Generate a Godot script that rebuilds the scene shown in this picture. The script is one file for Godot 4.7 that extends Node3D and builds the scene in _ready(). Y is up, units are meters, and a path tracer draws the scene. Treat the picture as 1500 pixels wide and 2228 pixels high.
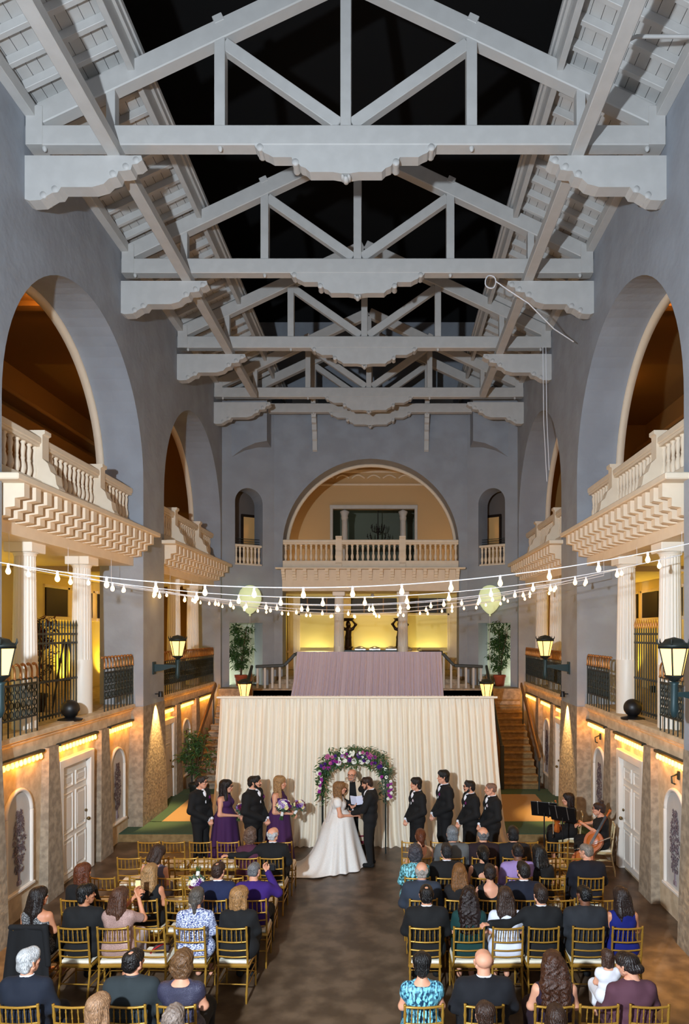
extends Node3D
# A wedding in a tall hall. x to the right, y up, the camera looks along -z; d is the distance in front of it. The hall is symmetric about x = C.
const C := -0.695
const EYE := 4.6
var M := {}
var used := {}
var cache := {}
var rng := RandomNumberGenerator.new()
var geos := {}


class Geo:
	var v := PackedVector3Array()
	var n := PackedVector3Array()
	var i := PackedInt32Array()
	var c := PackedColorArray()

	func face(pts: Array, out: Vector3) -> void:
		var nn := Vector3.ZERO
		for k in range(1, pts.size() - 1):
			nn += (pts[k + 1] - pts[0]).cross(pts[k] - pts[0])
		nn = nn.normalized()
		var turn := nn.dot(out) < 0.0
		if turn:
			nn = -nn
		var at := v.size()
		for p in pts:
			v.push_back(p)
			n.push_back(nn)
		for k in range(1, pts.size() - 1):
			i.push_back(at)
			i.push_back(at + (k + 1 if turn else k))
			i.push_back(at + (k if turn else k + 1))

	func face2(pts: Array, t: float) -> Geo:
		# a thin flat plate
		var nn: Vector3 = (pts[2] - pts[0]).cross(pts[1] - pts[0]).normalized() * t * 0.5
		var up := []
		var dn := []
		for p in pts:
			up.append(p + nn)
			dn.append(p - nn)
		face(up, nn)
		face(dn, -nn)
		return self

	func box(at: Vector3, size: Vector3, b := 0.0, turn := Basis()) -> Geo:
		var h := size * 0.5
		b = minf(b, minf(h.x, minf(h.y, h.z)) * 0.9)
		var pt := func(s: Vector3, axis: int) -> Vector3:
			var p := Vector3.ZERO
			for a in 3:
				p[a] = s[a] * (h[a] - (0.0 if a == axis else b))
			return at + turn * p
		for a in 3:
			var o := (a + 1) % 3
			var q := (a + 2) % 3
			for s in [-1.0, 1.0]:
				var pts := []
				for e in [[-1, -1], [1, -1], [1, 1], [-1, 1]]:
					var g := Vector3.ZERO
					g[a] = s
					g[o] = e[0]
					g[q] = e[1]
					pts.append(pt.call(g, a))
				var out := Vector3.ZERO
				out[a] = s
				face(pts, turn * out)
				if b <= 0.0:
					continue
				for t in [-1.0, 1.0]:
					var g1 := Vector3.ZERO
					g1[a] = s
					g1[o] = t
					g1[q] = -1
					var g2 := g1
					g2[q] = 1
					var w := g1
					w[q] = 0
					face([pt.call(g1, a), pt.call(g2, a), pt.call(g2, o), pt.call(g1, o)], turn * w)
		if b > 0.0:
			for x in [-1, 1]:
				for y in [-1, 1]:
					for z in [-1, 1]:
						var g := Vector3(x, y, z)
						face([pt.call(g, 0), pt.call(g, 1), pt.call(g, 2)], turn * g)
		return self

	func bar(p: Vector3, q: Vector3, w: float, t: float, b := 0.01, side := Vector3(0, 0, 1)) -> Geo:
		# a squared beam from p to q: t thick along side, w across
		var y := (q - p).normalized()
		var z := (side - y * side.dot(y)).normalized()
		return box((p + q) * 0.5, Vector3(w, (q - p).length(), t), b, Basis(y.cross(z), y, z))

	func grid(rows: Array, wrap := false, outward := true) -> Geo:
		var at := v.size()
		var m: int = rows[0].size()
		var first := i.size()
		var mid := Vector3.ZERO
		for r in rows:
			for p in r:
				v.push_back(p)
				n.push_back(Vector3.ZERO)
				mid += p
		mid /= float(rows.size() * m)
		for a in rows.size() - 1:
			for b in (m if wrap else m - 1):
				var b2 := (b + 1) % m
				var p := at + a * m + b
				var q := at + a * m + b2
				var s := p + m
				var t := q + m
				i.append_array(PackedInt32Array([p, s, q, q, s, t]))
		var k := first
		while k < i.size():
			var nn := (v[i[k + 2]] - v[i[k]]).cross(v[i[k + 1]] - v[i[k]])
			for e in 3:
				n[i[k + e]] += nn
			k += 3
		var lean := 0.0
		for e in range(at, v.size()):
			n[e] = n[e].normalized() if n[e].length_squared() > 1e-16 else Vector3.UP
			lean += n[e].dot(v[e] - mid)
		if outward and lean < 0.0:
			for e in range(at, v.size()):
				n[e] = -n[e]
			k = first
			while k < i.size():
				var w := i[k + 1]
				i[k + 1] = i[k + 2]
				i[k + 2] = w
				k += 3
		return self

	func lathe(prof: Array, seg := 12, at := Vector3.ZERO, flute := 0.0, fn := 20) -> Geo:
		var rows := []
		for p in prof:
			var r := PackedVector3Array()
			for a in seg:
				var th := TAU * a / seg
				var rr: float = p[0] * (1.0 - flute * (p[2] if p.size() > 2 else 1.0) * (0.5 + 0.5 * cos(fn * th)))
				r.push_back(at + Vector3(cos(th) * rr, p[1], sin(th) * rr))
			rows.append(r)
		return grid(rows, true)

	func tube(pts: Array, rad, seg := 6) -> Geo:
		var rows := []
		var side := Vector3.ZERO
		for k in pts.size():
			var d: Vector3 = (pts[mini(k + 1, pts.size() - 1)] - pts[maxi(k - 1, 0)]).normalized()
			if side == Vector3.ZERO:
				side = d.cross(Vector3.UP if absf(d.y) < 0.9 else Vector3.RIGHT).normalized()
			side = (side - d * side.dot(d)).normalized()
			var up := d.cross(side)
			var r: float = rad[k] if rad is Array else rad
			var row := PackedVector3Array()
			for a in seg:
				var th := TAU * a / seg
				row.push_back(pts[k] + (side * cos(th) + up * sin(th)) * r)
			if k == 0:
				var e := PackedVector3Array()
				e.resize(seg)
				e.fill(pts[0])
				rows.append(e)
			rows.append(row)
			if k == pts.size() - 1:
				var e := PackedVector3Array()
				e.resize(seg)
				e.fill(pts[k])
				rows.append(e)
		return grid(rows, true)

	func ball(at: Vector3, r: Vector3, seg := 10, rings := 6) -> Geo:
		var rows := []
		for a in rings + 1:
			var ph := PI * a / rings
			var row := PackedVector3Array()
			for b in seg:
				var th := TAU * b / seg
				row.push_back(at + Vector3(sin(ph) * cos(th) * r.x, cos(ph) * r.y, sin(ph) * sin(th) * r.z))
			rows.append(row)
		return grid(rows, true)

	func extrude(poly: PackedVector2Array, t: float, xf := Transform3D()) -> Geo:
		# an outline in x, y with the thickness t centred on z = 0
		var m := poly.size()
		var tri := Geometry2D.triangulate_polygon(poly)
		for s in [-0.5, 0.5]:
			var out := xf.basis * Vector3(0, 0, s)
			var k := 0
			while k < tri.size():
				var p := []
				for e in 3:
					p.append(xf * Vector3(poly[tri[k + e]].x, poly[tri[k + e]].y, s * t))
				face(p, out)
				k += 3
		var cw := Geometry2D.is_polygon_clockwise(poly)
		for k in m:
			var a := poly[k]
			var b := poly[(k + 1) % m]
			var e := b - a
			var o := Vector3(e.y, -e.x, 0) * (1.0 if not cw else -1.0)
			if Geometry2D.is_point_in_polygon((a + b) * 0.5 + Vector2(o.x, o.y).normalized() * 0.0005, poly):
				o = -o
			face([xf * Vector3(a.x, a.y, -t / 2), xf * Vector3(b.x, b.y, -t / 2), xf * Vector3(b.x, b.y, t / 2), xf * Vector3(a.x, a.y, t / 2)], xf.basis * o)
		return self

	func append(g: Geo, xf := Transform3D()) -> Geo:
		var at := v.size()
		if g.c.size() and c.size() < at:
			var had := c.size()
			c.resize(at)
			for k in range(had, at):
				c[k] = Color.WHITE
		for p in g.v:
			v.push_back(xf * p)
		var nb := xf.basis.inverse().transposed()
		for p in g.n:
			n.push_back((nb * p).normalized())
		if g.c.size():
			c.append_array(g.c)
		elif c.size():
			for p in g.v:
				c.push_back(Color.WHITE)
		var flip := xf.basis.determinant() < 0.0
		var k := 0
		while k < g.i.size():
			i.push_back(g.i[k] + at)
			i.push_back(g.i[k + (2 if flip else 1)] + at)
			i.push_back(g.i[k + (1 if flip else 2)] + at)
			k += 3
		return self

	func mesh() -> ArrayMesh:
		var a := []
		a.resize(Mesh.ARRAY_MAX)
		a[Mesh.ARRAY_VERTEX] = v
		a[Mesh.ARRAY_NORMAL] = n
		a[Mesh.ARRAY_INDEX] = i
		if c.size() == v.size() and c.size():
			a[Mesh.ARRAY_COLOR] = c
		var m := ArrayMesh.new()
		m.add_surface_from_arrays(Mesh.PRIMITIVE_TRIANGLES, a)
		return m


# --- smooth bodies: distances to tapered capsules, joined with a smooth minimum and meshed as surface nets. A primitive is [a, b, radius a, radius b, 1 to cut away].
static func sdf(pr: Array, cell: float, k: float, wob := 0.0, wf := 60.0) -> Geo:
	var lo := Vector3.INF
	var hi := -Vector3.INF
	for p in pr:
		if p.size() > 4:
			continue
		var r: float = maxf(p[2], p[3]) + cell * 2.5 + wob
		lo = lo.min((p[0] as Vector3).min(p[1]) - Vector3.ONE * r)
		hi = hi.max((p[0] as Vector3).max(p[1]) + Vector3.ONE * r)
	var nx := int((hi.x - lo.x) / cell) + 2
	var ny := int((hi.y - lo.y) / cell) + 2
	var nz := int((hi.z - lo.z) / cell) + 2
	var f := PackedFloat32Array()
	f.resize(nx * ny * nz)
	f.fill(9.0)
	var sy := nx
	var sz := nx * ny
	for p in pr:
		var a: Vector3 = p[0] - lo
		var b: Vector3 = p[1] - lo
		var ra: float = p[2]
		var dr: float = p[3] - ra
		var cut: bool = p.size() > 4
		var pad: float = maxf(p[2], p[3]) + (cell * 2.0 if cut else k + cell * 2.0)
		var ab := b - a
		var l2 := maxf(ab.length_squared(), 1e-9)
		var x0 := maxi(0, int((minf(a.x, b.x) - pad) / cell))
		var x1 := mini(nx - 1, int((maxf(a.x, b.x) + pad) / cell) + 1)
		var y0 := maxi(0, int((minf(a.y, b.y) - pad) / cell))
		var y1 := mini(ny - 1, int((maxf(a.y, b.y) + pad) / cell) + 1)
		var z0 := maxi(0, int((minf(a.z, b.z) - pad) / cell))
		var z1 := mini(nz - 1, int((maxf(a.z, b.z) + pad) / cell) + 1)
		for z in range(z0, z1 + 1):
			for y in range(y0, y1 + 1):
				var at := z * sz + y * sy
				for x in range(x0, x1 + 1):
					var q := Vector3(x * cell, y * cell, z * cell) - a
					var t := clampf(q.dot(ab) / l2, 0.0, 1.0)
					var d := (q - ab * t).length() - ra - dr * t
					var o := f[at + x]
					if cut:
						if -d > o:
							f[at + x] = -d
					elif o > d + k:
						f[at + x] = d
					elif d < o + k:
						var h := k - absf(o - d)
						f[at + x] = minf(o, d) - h * h / k * 0.25
	if wob > 0.0 and wf < 0.0:
		# strands running down: ridges round the vertical axis
		for z in nz:
			for x in nx:
				var th := atan2(lo.x + x * cell, lo.z + z * cell - 0.02)
				for y in ny:
					var at := z * sz + y * sy + x
					if absf(f[at]) < wob * 3.0:
						f[at] += wob * sin(th * -wf + 1.3 * sin(y * cell * 24.0) + 2.0 * sin(th * 5.0))
	elif wob > 0.0:
		for z in nz:
			for y in ny:
				for x in nx:
					var at := z * sz + y * sy + x
					if absf(f[at]) < wob * 3.0:
						f[at] += wob * sin(x * cell * wf + 1.7 * sin(y * cell * wf * 0.6)) * sin(y * cell * wf * 0.7 + 2.0 * sin(z * cell * wf * 0.5)) * sin(z * cell * wf + 0.4)
	var g := Geo.new()
	var id := PackedInt32Array()
	id.resize(f.size())
	id.fill(-1)
	var thr := cell * 2.4
	var cells := PackedInt32Array()
	for z in nz - 1:
		for y in ny - 1:
			var row := z * sz + y * sy
			for x in nx - 1:
				var at := row + x
				var f0 := f[at]
				if absf(f0) > thr:
					continue
				var f1 := f[at + 1]
				var f2 := f[at + sy]
				var f3 := f[at + sy + 1]
				var f4 := f[at + sz]
				var f5 := f[at + sz + 1]
				var f6 := f[at + sz + sy]
				var f7 := f[at + sz + sy + 1]
				var neg := int(f0 < 0) + int(f1 < 0) + int(f2 < 0) + int(f3 < 0) + int(f4 < 0) + int(f5 < 0) + int(f6 < 0) + int(f7 < 0)
				if neg == 0 or neg == 8:
					continue
				var gr := Vector3(f1 + f3 + f5 + f7 - f0 - f2 - f4 - f6, f2 + f3 + f6 + f7 - f0 - f1 - f4 - f5, f4 + f5 + f6 + f7 - f0 - f1 - f2 - f3) * 0.25
				var av := (f0 + f1 + f2 + f3 + f4 + f5 + f6 + f7) * 0.125
				var off := (-gr * (av / maxf(gr.length_squared(), 1e-12))).clamp(Vector3.ONE * -0.5, Vector3.ONE * 0.5)
				id[at] = g.v.size()
				cells.push_back(at)
				g.v.push_back(lo + (Vector3(x, y, z) + Vector3.ONE * 0.5 + off) * cell)
				g.n.push_back(gr.normalized())
	for at in cells:
		var s0 := f[at] < 0
		for ax in 3:
			var e: int = [1, sy, sz][ax]
			if s0 == (f[at + e] < 0):
				continue
			var u: int = [sy, sz, 1][ax]
			var w: int = [sz, 1, sy][ax]
			var p0 := id[at]
			if at - u - w < 0:
				continue
			var p1 := id[at - u]
			var p2 := id[at - u - w]
			var p3 := id[at - w]
			if p1 < 0 or p2 < 0 or p3 < 0:
				continue
			if s0:
				g.i.append_array(PackedInt32Array([p0, p3, p2, p0, p2, p1]))
			else:
				g.i.append_array(PackedInt32Array([p0, p1, p2, p0, p2, p3]))
	# winding must agree with the normals
	if g.i.size() >= 3:
		var agree := 0
		for q in range(0, mini(g.i.size(), 900), 3):
			var nn := (g.v[g.i[q + 2]] - g.v[g.i[q]]).cross(g.v[g.i[q + 1]] - g.v[g.i[q]])
			agree += 1 if nn.dot(g.n[g.i[q]]) > 0 else -1
		if agree < 0:
			for q in range(0, g.i.size(), 3):
				var w := g.i[q + 1]
				g.i[q + 1] = g.i[q + 2]
				g.i[q + 2] = w
	return g


# --- nodes
func numbered(called: String) -> String:
	used[called] = used.get(called, -1) + 1
	return called if used[called] == 0 else "%s_%03d" % [called, used[called]]


func tag(o: Node3D, label: String, category: String, group := "", kind := "") -> Node3D:
	if label: o.set_meta("label", label)
	if category: o.set_meta("category", category)
	if group: o.set_meta("group", group)
	if kind: o.set_meta("kind", kind)
	return o


func thing(called: String, label: String, category: String, at := Vector3.ZERO, turn := 0.0, group := "") -> Node3D:
	var o := Node3D.new()
	o.name = numbered(called)
	add_child(o, true)
	o.position = at
	o.rotation.y = turn
	return tag(o, label, category, group)


func part(parent: Node, called: String, g, mat: Material, xf := Transform3D(), kind := "") -> MeshInstance3D:
	var o := MeshInstance3D.new()
	o.mesh = g.mesh() if g is Geo else g
	o.material_override = mat
	o.name = numbered(called) if parent == self else called
	parent.add_child(o, true)
	o.transform = xf
	if kind: o.set_meta("kind", kind)
	return o


func struct(called: String, g, mat: Material, label := "") -> MeshInstance3D:
	var o := part(self, called, g, mat)
	o.set_meta("kind", "structure")
	if label: o.set_meta("label", label)
	return o


func shared(key: String, make: Callable) -> Mesh:
	if not cache.has(key):
		cache[key] = make.call().mesh()
	return cache[key]


func boxm(x: float, y: float, z: float, b := 0.006) -> Mesh:
	return shared("box %.3f %.3f %.3f %.3f" % [x, y, z, b], func(): return Geo.new().box(Vector3.ZERO, Vector3(x, y, z), b))


func at(x: float, y: float, z: float, turn := 0.0) -> Transform3D:
	return Transform3D(Basis(Vector3.UP, turn), Vector3(x, y, z))


func W(s: float, u: float, y: float, d: float) -> Vector3:
	return Vector3(C + s * u, y, -d)


func noise_tex(f: float, lo: Color, hi: Color, oct := 4, kind := FastNoiseLite.TYPE_SIMPLEX_SMOOTH, size := 256, normal := false, sd := 1, contrast := 0.25) -> NoiseTexture2D:
	var nz := FastNoiseLite.new()
	nz.noise_type = kind
	nz.frequency = f
	nz.fractal_octaves = oct
	nz.seed = sd
	var t := NoiseTexture2D.new()
	t.width = size
	t.height = size
	t.seamless = true
	t.noise = nz
	if normal:
		t.as_normal_map = true
		t.bump_strength = 6.0
	else:
		var g := Gradient.new()
		g.offsets = PackedFloat32Array([0.5 - contrast, 0.5 + contrast])
		g.colors = PackedColorArray([lo, hi])
		t.color_ramp = g
	return t


func mat(col: Color, rough := 0.8, metal := 0.0, tex: Texture2D = null, sc := Vector3.ONE, world := true, bump: Texture2D = null, bs := 0.5) -> StandardMaterial3D:
	var m := StandardMaterial3D.new()
	m.albedo_color = col
	m.roughness = rough
	m.metallic = metal
	if tex or bump:
		m.uv1_triplanar = true
		m.uv1_world_triplanar = world
		m.uv1_scale = sc
	if tex:
		m.albedo_texture = tex
	if bump:
		m.normal_enabled = true
		m.normal_texture = bump
		m.normal_scale = bs
	return m


func glow(col: Color, e: float) -> StandardMaterial3D:
	var m := mat(Color(0.9, 0.8, 0.6), 0.5)
	m.emission_enabled = true
	m.emission = col
	m.emission_energy_multiplier = e
	return m


func rgb8(r: int, g: int, b: int) -> Color:
	return Color8(r, g, b)


func omni(where: Vector3, col: Color, e: float, size := 0.05, parent: Node = self, called := "lamp_light") -> OmniLight3D:
	var l := OmniLight3D.new()
	l.name = called
	parent.add_child(l, true)
	l.position = where
	l.light_color = col
	l.light_energy = e
	l.light_size = size
	l.omni_range = 60.0
	l.omni_attenuation = 2.0
	l.shadow_enabled = true
	return l


func spot(where: Vector3, to: Vector3, col: Color, e: float, angle: float, size := 0.05, blend := 0.6, parent: Node = self) -> SpotLight3D:
	var l := SpotLight3D.new()
	l.name = "spot_light"
	parent.add_child(l, true)
	l.light_color = col
	l.light_energy = e
	l.light_size = size
	l.spot_range = 60.0
	l.spot_attenuation = 2.0
	l.spot_angle = angle
	l.spot_angle_attenuation = blend
	l.shadow_enabled = true
	l.transform = Transform3D(Basis.looking_at(to - where, Vector3.UP if absf((to - where).normalized().y) < 0.98 else Vector3.RIGHT), where)
	return l


func materials() -> void:
	var plaster_b := noise_tex(0.05, Color.BLACK, Color.WHITE, 4, FastNoiseLite.TYPE_SIMPLEX_SMOOTH, 256, true)
	M.wall = mat(rgb8(153, 159, 168), 0.85, 0, noise_tex(0.012, Color(0.95, 0.945, 0.94), Color.WHITE, 5), Vector3.ONE * 0.3, true, plaster_b, 0.06)
	M.white = mat(rgb8(193, 192, 189), 0.55, 0, noise_tex(0.02, Color(0.975, 0.975, 0.975), Color.WHITE, 3), Vector3.ONE * 0.6)
	M.cream = mat(rgb8(228, 212, 188), 0.6, 0, noise_tex(0.02, Color(0.98, 0.975, 0.97), Color.WHITE, 3, FastNoiseLite.TYPE_SIMPLEX_SMOOTH, 256, false, 3), Vector3.ONE * 0.5)
	M.column = mat(rgb8(233, 226, 214), 0.45)
	M.panel = mat(rgb8(215, 196, 166), 0.7, 0, noise_tex(0.02, Color(0.9, 0.88, 0.86), Color.WHITE, 4, FastNoiseLite.TYPE_SIMPLEX_SMOOTH, 256, false, 5), Vector3.ONE * 0.8)
	M.stone = mat(rgb8(170, 158, 140), 0.9, 0, noise_tex(0.016, Color(0.82, 0.8, 0.78), Color(1, 0.98, 0.95), 5, FastNoiseLite.TYPE_SIMPLEX_SMOOTH, 512, false, 6), Vector3.ONE * 0.7, true, noise_tex(0.06, Color.BLACK, Color.WHITE, 5, FastNoiseLite.TYPE_SIMPLEX_SMOOTH, 256, true, 4), 0.12)
	M.floor = mat(rgb8(104, 88, 72), 0.42, 0, noise_tex(0.012, Color(0.68, 0.64, 0.6), Color(1, 0.98, 0.96), 6, FastNoiseLite.TYPE_SIMPLEX_SMOOTH, 512, false, 7), Vector3.ONE * 0.3)
	M.tread = mat(rgb8(146, 120, 76), 0.7, 0, noise_tex(0.03, Color(0.86, 0.84, 0.8), Color.WHITE, 4, FastNoiseLite.TYPE_SIMPLEX_SMOOTH, 256, false, 8), Vector3.ONE * 0.8)
	M.carpet = mat(rgb8(170, 142, 102), 0.95, 0, noise_tex(0.15, Color(0.85, 0.83, 0.8), Color.WHITE, 3, FastNoiseLite.TYPE_SIMPLEX_SMOOTH, 256, false, 9), Vector3.ONE * 1.5)
	M.green = mat(rgb8(62, 92, 74), 0.95, 0, noise_tex(0.15, Color(0.8, 0.83, 0.8), Color.WHITE, 3, FastNoiseLite.TYPE_SIMPLEX_SMOOTH, 256, false, 9), Vector3.ONE * 1.5)
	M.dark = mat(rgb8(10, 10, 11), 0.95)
	M.iron = mat(rgb8(38, 46, 44), 0.5, 0.3)
	M.teal_iron = mat(rgb8(40, 62, 66), 0.45, 0.3)
	M.copper = mat(rgb8(176, 122, 70), 0.35, 0.6)
	M.gold = mat(rgb8(206, 158, 66), 0.32, 0.4, noise_tex(0.08, Color(0.72, 0.68, 0.6), Color.WHITE, 3, FastNoiseLite.TYPE_SIMPLEX_SMOOTH, 256, false, 11), Vector3(9, 9, 9), false)
	M.pale_gold = mat(rgb8(214, 196, 150), 0.4, 0.3)
	M.cushion = mat(rgb8(236, 228, 206), 0.85)
	M.curtain = mat(rgb8(242, 232, 212), 0.9)
	M.curtain.backlight_enabled = true
	M.curtain.backlight = Color(0.25, 0.23, 0.2)
	M.lilac = mat(rgb8(198, 188, 204), 0.9)
	M.rail = mat(rgb8(34, 42, 40), 0.5)
	M.wood = mat(rgb8(120, 84, 46), 0.5)
	M.door = mat(rgb8(232, 226, 216), 0.4)
	M.brass = mat(rgb8(120, 104, 70), 0.35, 0.8)
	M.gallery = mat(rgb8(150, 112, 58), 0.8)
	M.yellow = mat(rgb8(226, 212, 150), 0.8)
	M.black_glass = mat(rgb8(26, 23, 23), 0.55)
	M.bulb = glow(Color(1.0, 0.80, 0.52), 9.0)
	M.strip_bulb = glow(Color(1.0, 0.74, 0.3), 6.0)
	M.cable = mat(rgb8(236, 236, 240), 0.6)
	M.lamp_glass = glow(Color(1.0, 0.72, 0.36), 2.6)
	M.lamp_core = glow(Color(1.0, 0.86, 0.56), 9.0)
	M.leaf = mat(rgb8(56, 88, 44), 0.5)
	M.leaf.backlight_enabled = true
	M.leaf.backlight = Color(0.12, 0.2, 0.06)
	M.leaf2 = mat(rgb8(72, 96, 74), 0.6)
	M.terracotta = mat(rgb8(166, 76, 44), 0.8)
	M.bark = mat(rgb8(88, 70, 52), 0.9)
	M.bronze = mat(rgb8(44, 30, 22), 0.4, 0.4)
	M.topiary = mat(rgb8(134, 120, 128), 0.8)
	M.black_plastic = mat(rgb8(14, 14, 16), 0.45)
	M.steel = mat(rgb8(190, 190, 188), 0.3, 0.8)
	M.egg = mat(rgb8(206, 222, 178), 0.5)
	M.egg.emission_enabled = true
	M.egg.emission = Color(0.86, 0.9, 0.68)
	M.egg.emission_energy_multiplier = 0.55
	M.niche = mat(rgb8(214, 216, 202), 0.8)


func _ready() -> void:
	rng.seed = 7
	setup_camera_light()
	materials()
	hall()
	trusses()
	for s in [-1.0, 1.0]:
		side_bays(s)
	back_end()
	fittings()
	await get_tree().process_frame
	make_bodies()
	ceremony()
	seating()
	guests()


func setup_camera_light() -> void:
	var cam := Camera3D.new()
	cam.name = "camera"
	add_child(cam)
	cam.position = Vector3(0, EYE, 0)
	cam.projection = Camera3D.PROJECTION_FRUSTUM
	cam.near = 0.05
	cam.far = 200.0
	cam.size = 2228.0 / 1500.0 * 0.05
	cam.frustum_offset = Vector2((750.0 - 850.0) / 1500.0, (1376.0 - 1114.0) / 1500.0) * 0.05
	cam.current = true
	var env := Environment.new()
	env.background_mode = Environment.BG_COLOR
	env.background_color = Color(0.012, 0.012, 0.014)
	env.tonemap_mode = Environment.TONE_MAPPER_LINEAR
	env.tonemap_exposure = 1.0
	env.sdfgi_enabled = true
	env.ssao_enabled = true
	env.ssil_enabled = true
	var we := WorldEnvironment.new()
	we.name = "world_environment"
	we.environment = env
	add_child(we)
	# the photographer's flash, high to the left behind the camera, and an added unseen area light further back that evens the brightness
	omni(Vector3(-2.2, 5.5, 0.3), Color(0.9, 0.95, 1.0), 160.0, 0.12, self, "flash_light")
	var fill := AreaLight3D.new()
	fill.name = "added_fill_light"
	add_child(fill)
	fill.area_size = Vector2(7, 4)
	fill.light_color = Color(0.95, 0.96, 1.0)
	fill.light_energy = 26.0
	fill.shadow_enabled = true
	fill.area_range = 80.0
	fill.look_at_from_position(Vector3(C, 8.0, 8.0), Vector3(C, 6.5, -14.0))


func arch_pts(cx: float, cy: float, r: float, a0: float, a1: float, m: int) -> PackedVector2Array:
	var p := PackedVector2Array()
	for k in m + 1:
		var a := lerpf(a0, a1, float(k) / m)
		p.push_back(Vector2(cx + cos(a) * r, cy + sin(a) * r))
	return p


const BAYS := [5.72, 12.93, 20.13]
const R := 2.88
const SPRING := 8.06
const GALLERY := 2.95
const UPPER := 6.9


func hall() -> void:
	struct("floor", Geo.new().box(Vector3(C, -0.15, -6.0), Vector3(14, 0.3, 42)), M.floor, "brown polished concrete floor")
	# side walls with the three arches each
	for s in [-1.0, 1.0]:
		var p := PackedVector2Array([Vector2(0.6, 0), Vector2(0.6, 13.0), Vector2(23.22, 13.0), Vector2(23.22, 0)])
		for b in [2, 1, 0]:
			var c: float = BAYS[b]
			p.append(Vector2(c + R + 0.14, 0))
			p.append(Vector2(c + R, 2.9))
			p.append_array(arch_pts(c, SPRING, R, 0, PI, 36))
			p.append(Vector2(c - R, 2.9))
			p.append(Vector2(c - R - 0.14, 0))
		var xf := Transform3D(Basis(Vector3(0, 0, -1), Vector3.UP, Vector3.RIGHT), Vector3(C + s * 5.475, 0, 0))
		var w := struct("wall_left" if s < 0 else "wall_right", Geo.new().extrude(p, 1.0, xf), M.wall, "grey plastered nave wall pierced by tall round arches")
		for b in 3:
			# cream moulded rim on the inner edge of each arch
			var rows := []
			var o := arch_pts(BAYS[b], SPRING, R - 0.002, 0, PI, 40)
			for q in 4:
				var row := PackedVector3Array()
				for e in o:
					var dir := (e - Vector2(BAYS[b], SPRING)).normalized()
					var rr: float = R - [0.0, 0.1, 0.1, 0.0][q]
					row.push_back(W(s, [5.86, 5.86, 6.0, 6.0][q], SPRING + dir.y * rr, BAYS[b] + dir.x * rr))
				rows.append(row)
			part(w, "arch_moulding", Geo.new().grid(rows, false, false), M.cream)
			var gj := Geo.new()
			for e in [-1.0, 1.0]:
				gj.box(W(s, 5.93, (SPRING + UPPER) / 2, BAYS[b] + e * (R - 0.05)), Vector3(0.14, SPRING - UPPER, 0.1), 0.01)
			part(w, "arch_moulding", gj, M.cream)
		# galleries behind
		var g := Geo.new()
		g.box(W(s, 7.95, GALLERY - 0.15, 12.5), Vector3(5.0, 0.3, 25.0))
		struct("floor", g, M.stone, "gallery floor behind the " + ("left" if s < 0 else "right") + " columns")
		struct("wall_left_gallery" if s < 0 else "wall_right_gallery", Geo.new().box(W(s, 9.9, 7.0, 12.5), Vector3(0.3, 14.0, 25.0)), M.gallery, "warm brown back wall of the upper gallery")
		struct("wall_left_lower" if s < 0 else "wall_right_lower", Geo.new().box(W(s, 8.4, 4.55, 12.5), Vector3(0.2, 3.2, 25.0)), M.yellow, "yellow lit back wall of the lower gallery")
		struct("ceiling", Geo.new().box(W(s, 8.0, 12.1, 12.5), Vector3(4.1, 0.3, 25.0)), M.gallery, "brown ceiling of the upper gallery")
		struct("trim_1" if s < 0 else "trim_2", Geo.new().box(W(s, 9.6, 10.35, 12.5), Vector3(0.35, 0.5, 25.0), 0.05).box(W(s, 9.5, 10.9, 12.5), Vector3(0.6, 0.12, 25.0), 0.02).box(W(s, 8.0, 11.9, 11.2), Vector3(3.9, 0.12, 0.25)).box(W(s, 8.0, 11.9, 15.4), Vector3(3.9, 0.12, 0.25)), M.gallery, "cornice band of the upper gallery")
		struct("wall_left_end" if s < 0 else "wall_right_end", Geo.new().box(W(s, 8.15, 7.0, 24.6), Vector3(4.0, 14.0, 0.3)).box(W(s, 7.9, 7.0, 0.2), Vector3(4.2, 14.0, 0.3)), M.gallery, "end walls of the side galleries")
	# rear of the hall and the dark roof space
	struct("wall_rear", Geo.new().box(Vector3(C, 7, 15.2), Vector3(14, 15, 0.3)), M.wall, "rear wall behind the photographer")
	struct("wall_rear_left", Geo.new().box(Vector3(C - 7, 7, 7.3), Vector3(0.3, 15, 15.6)), M.wall)
	struct("wall_rear_right", Geo.new().box(Vector3(C + 7, 7, 7.3), Vector3(0.3, 15, 15.6)), M.wall)
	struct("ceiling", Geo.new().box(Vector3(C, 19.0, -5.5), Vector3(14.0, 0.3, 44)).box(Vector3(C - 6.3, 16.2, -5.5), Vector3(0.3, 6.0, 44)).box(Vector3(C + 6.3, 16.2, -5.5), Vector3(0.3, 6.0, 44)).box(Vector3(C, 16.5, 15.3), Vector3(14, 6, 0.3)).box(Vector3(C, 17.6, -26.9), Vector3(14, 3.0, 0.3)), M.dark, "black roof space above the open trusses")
	for s in [-1.0, 1.0]:
		roof_side(s)


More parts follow.
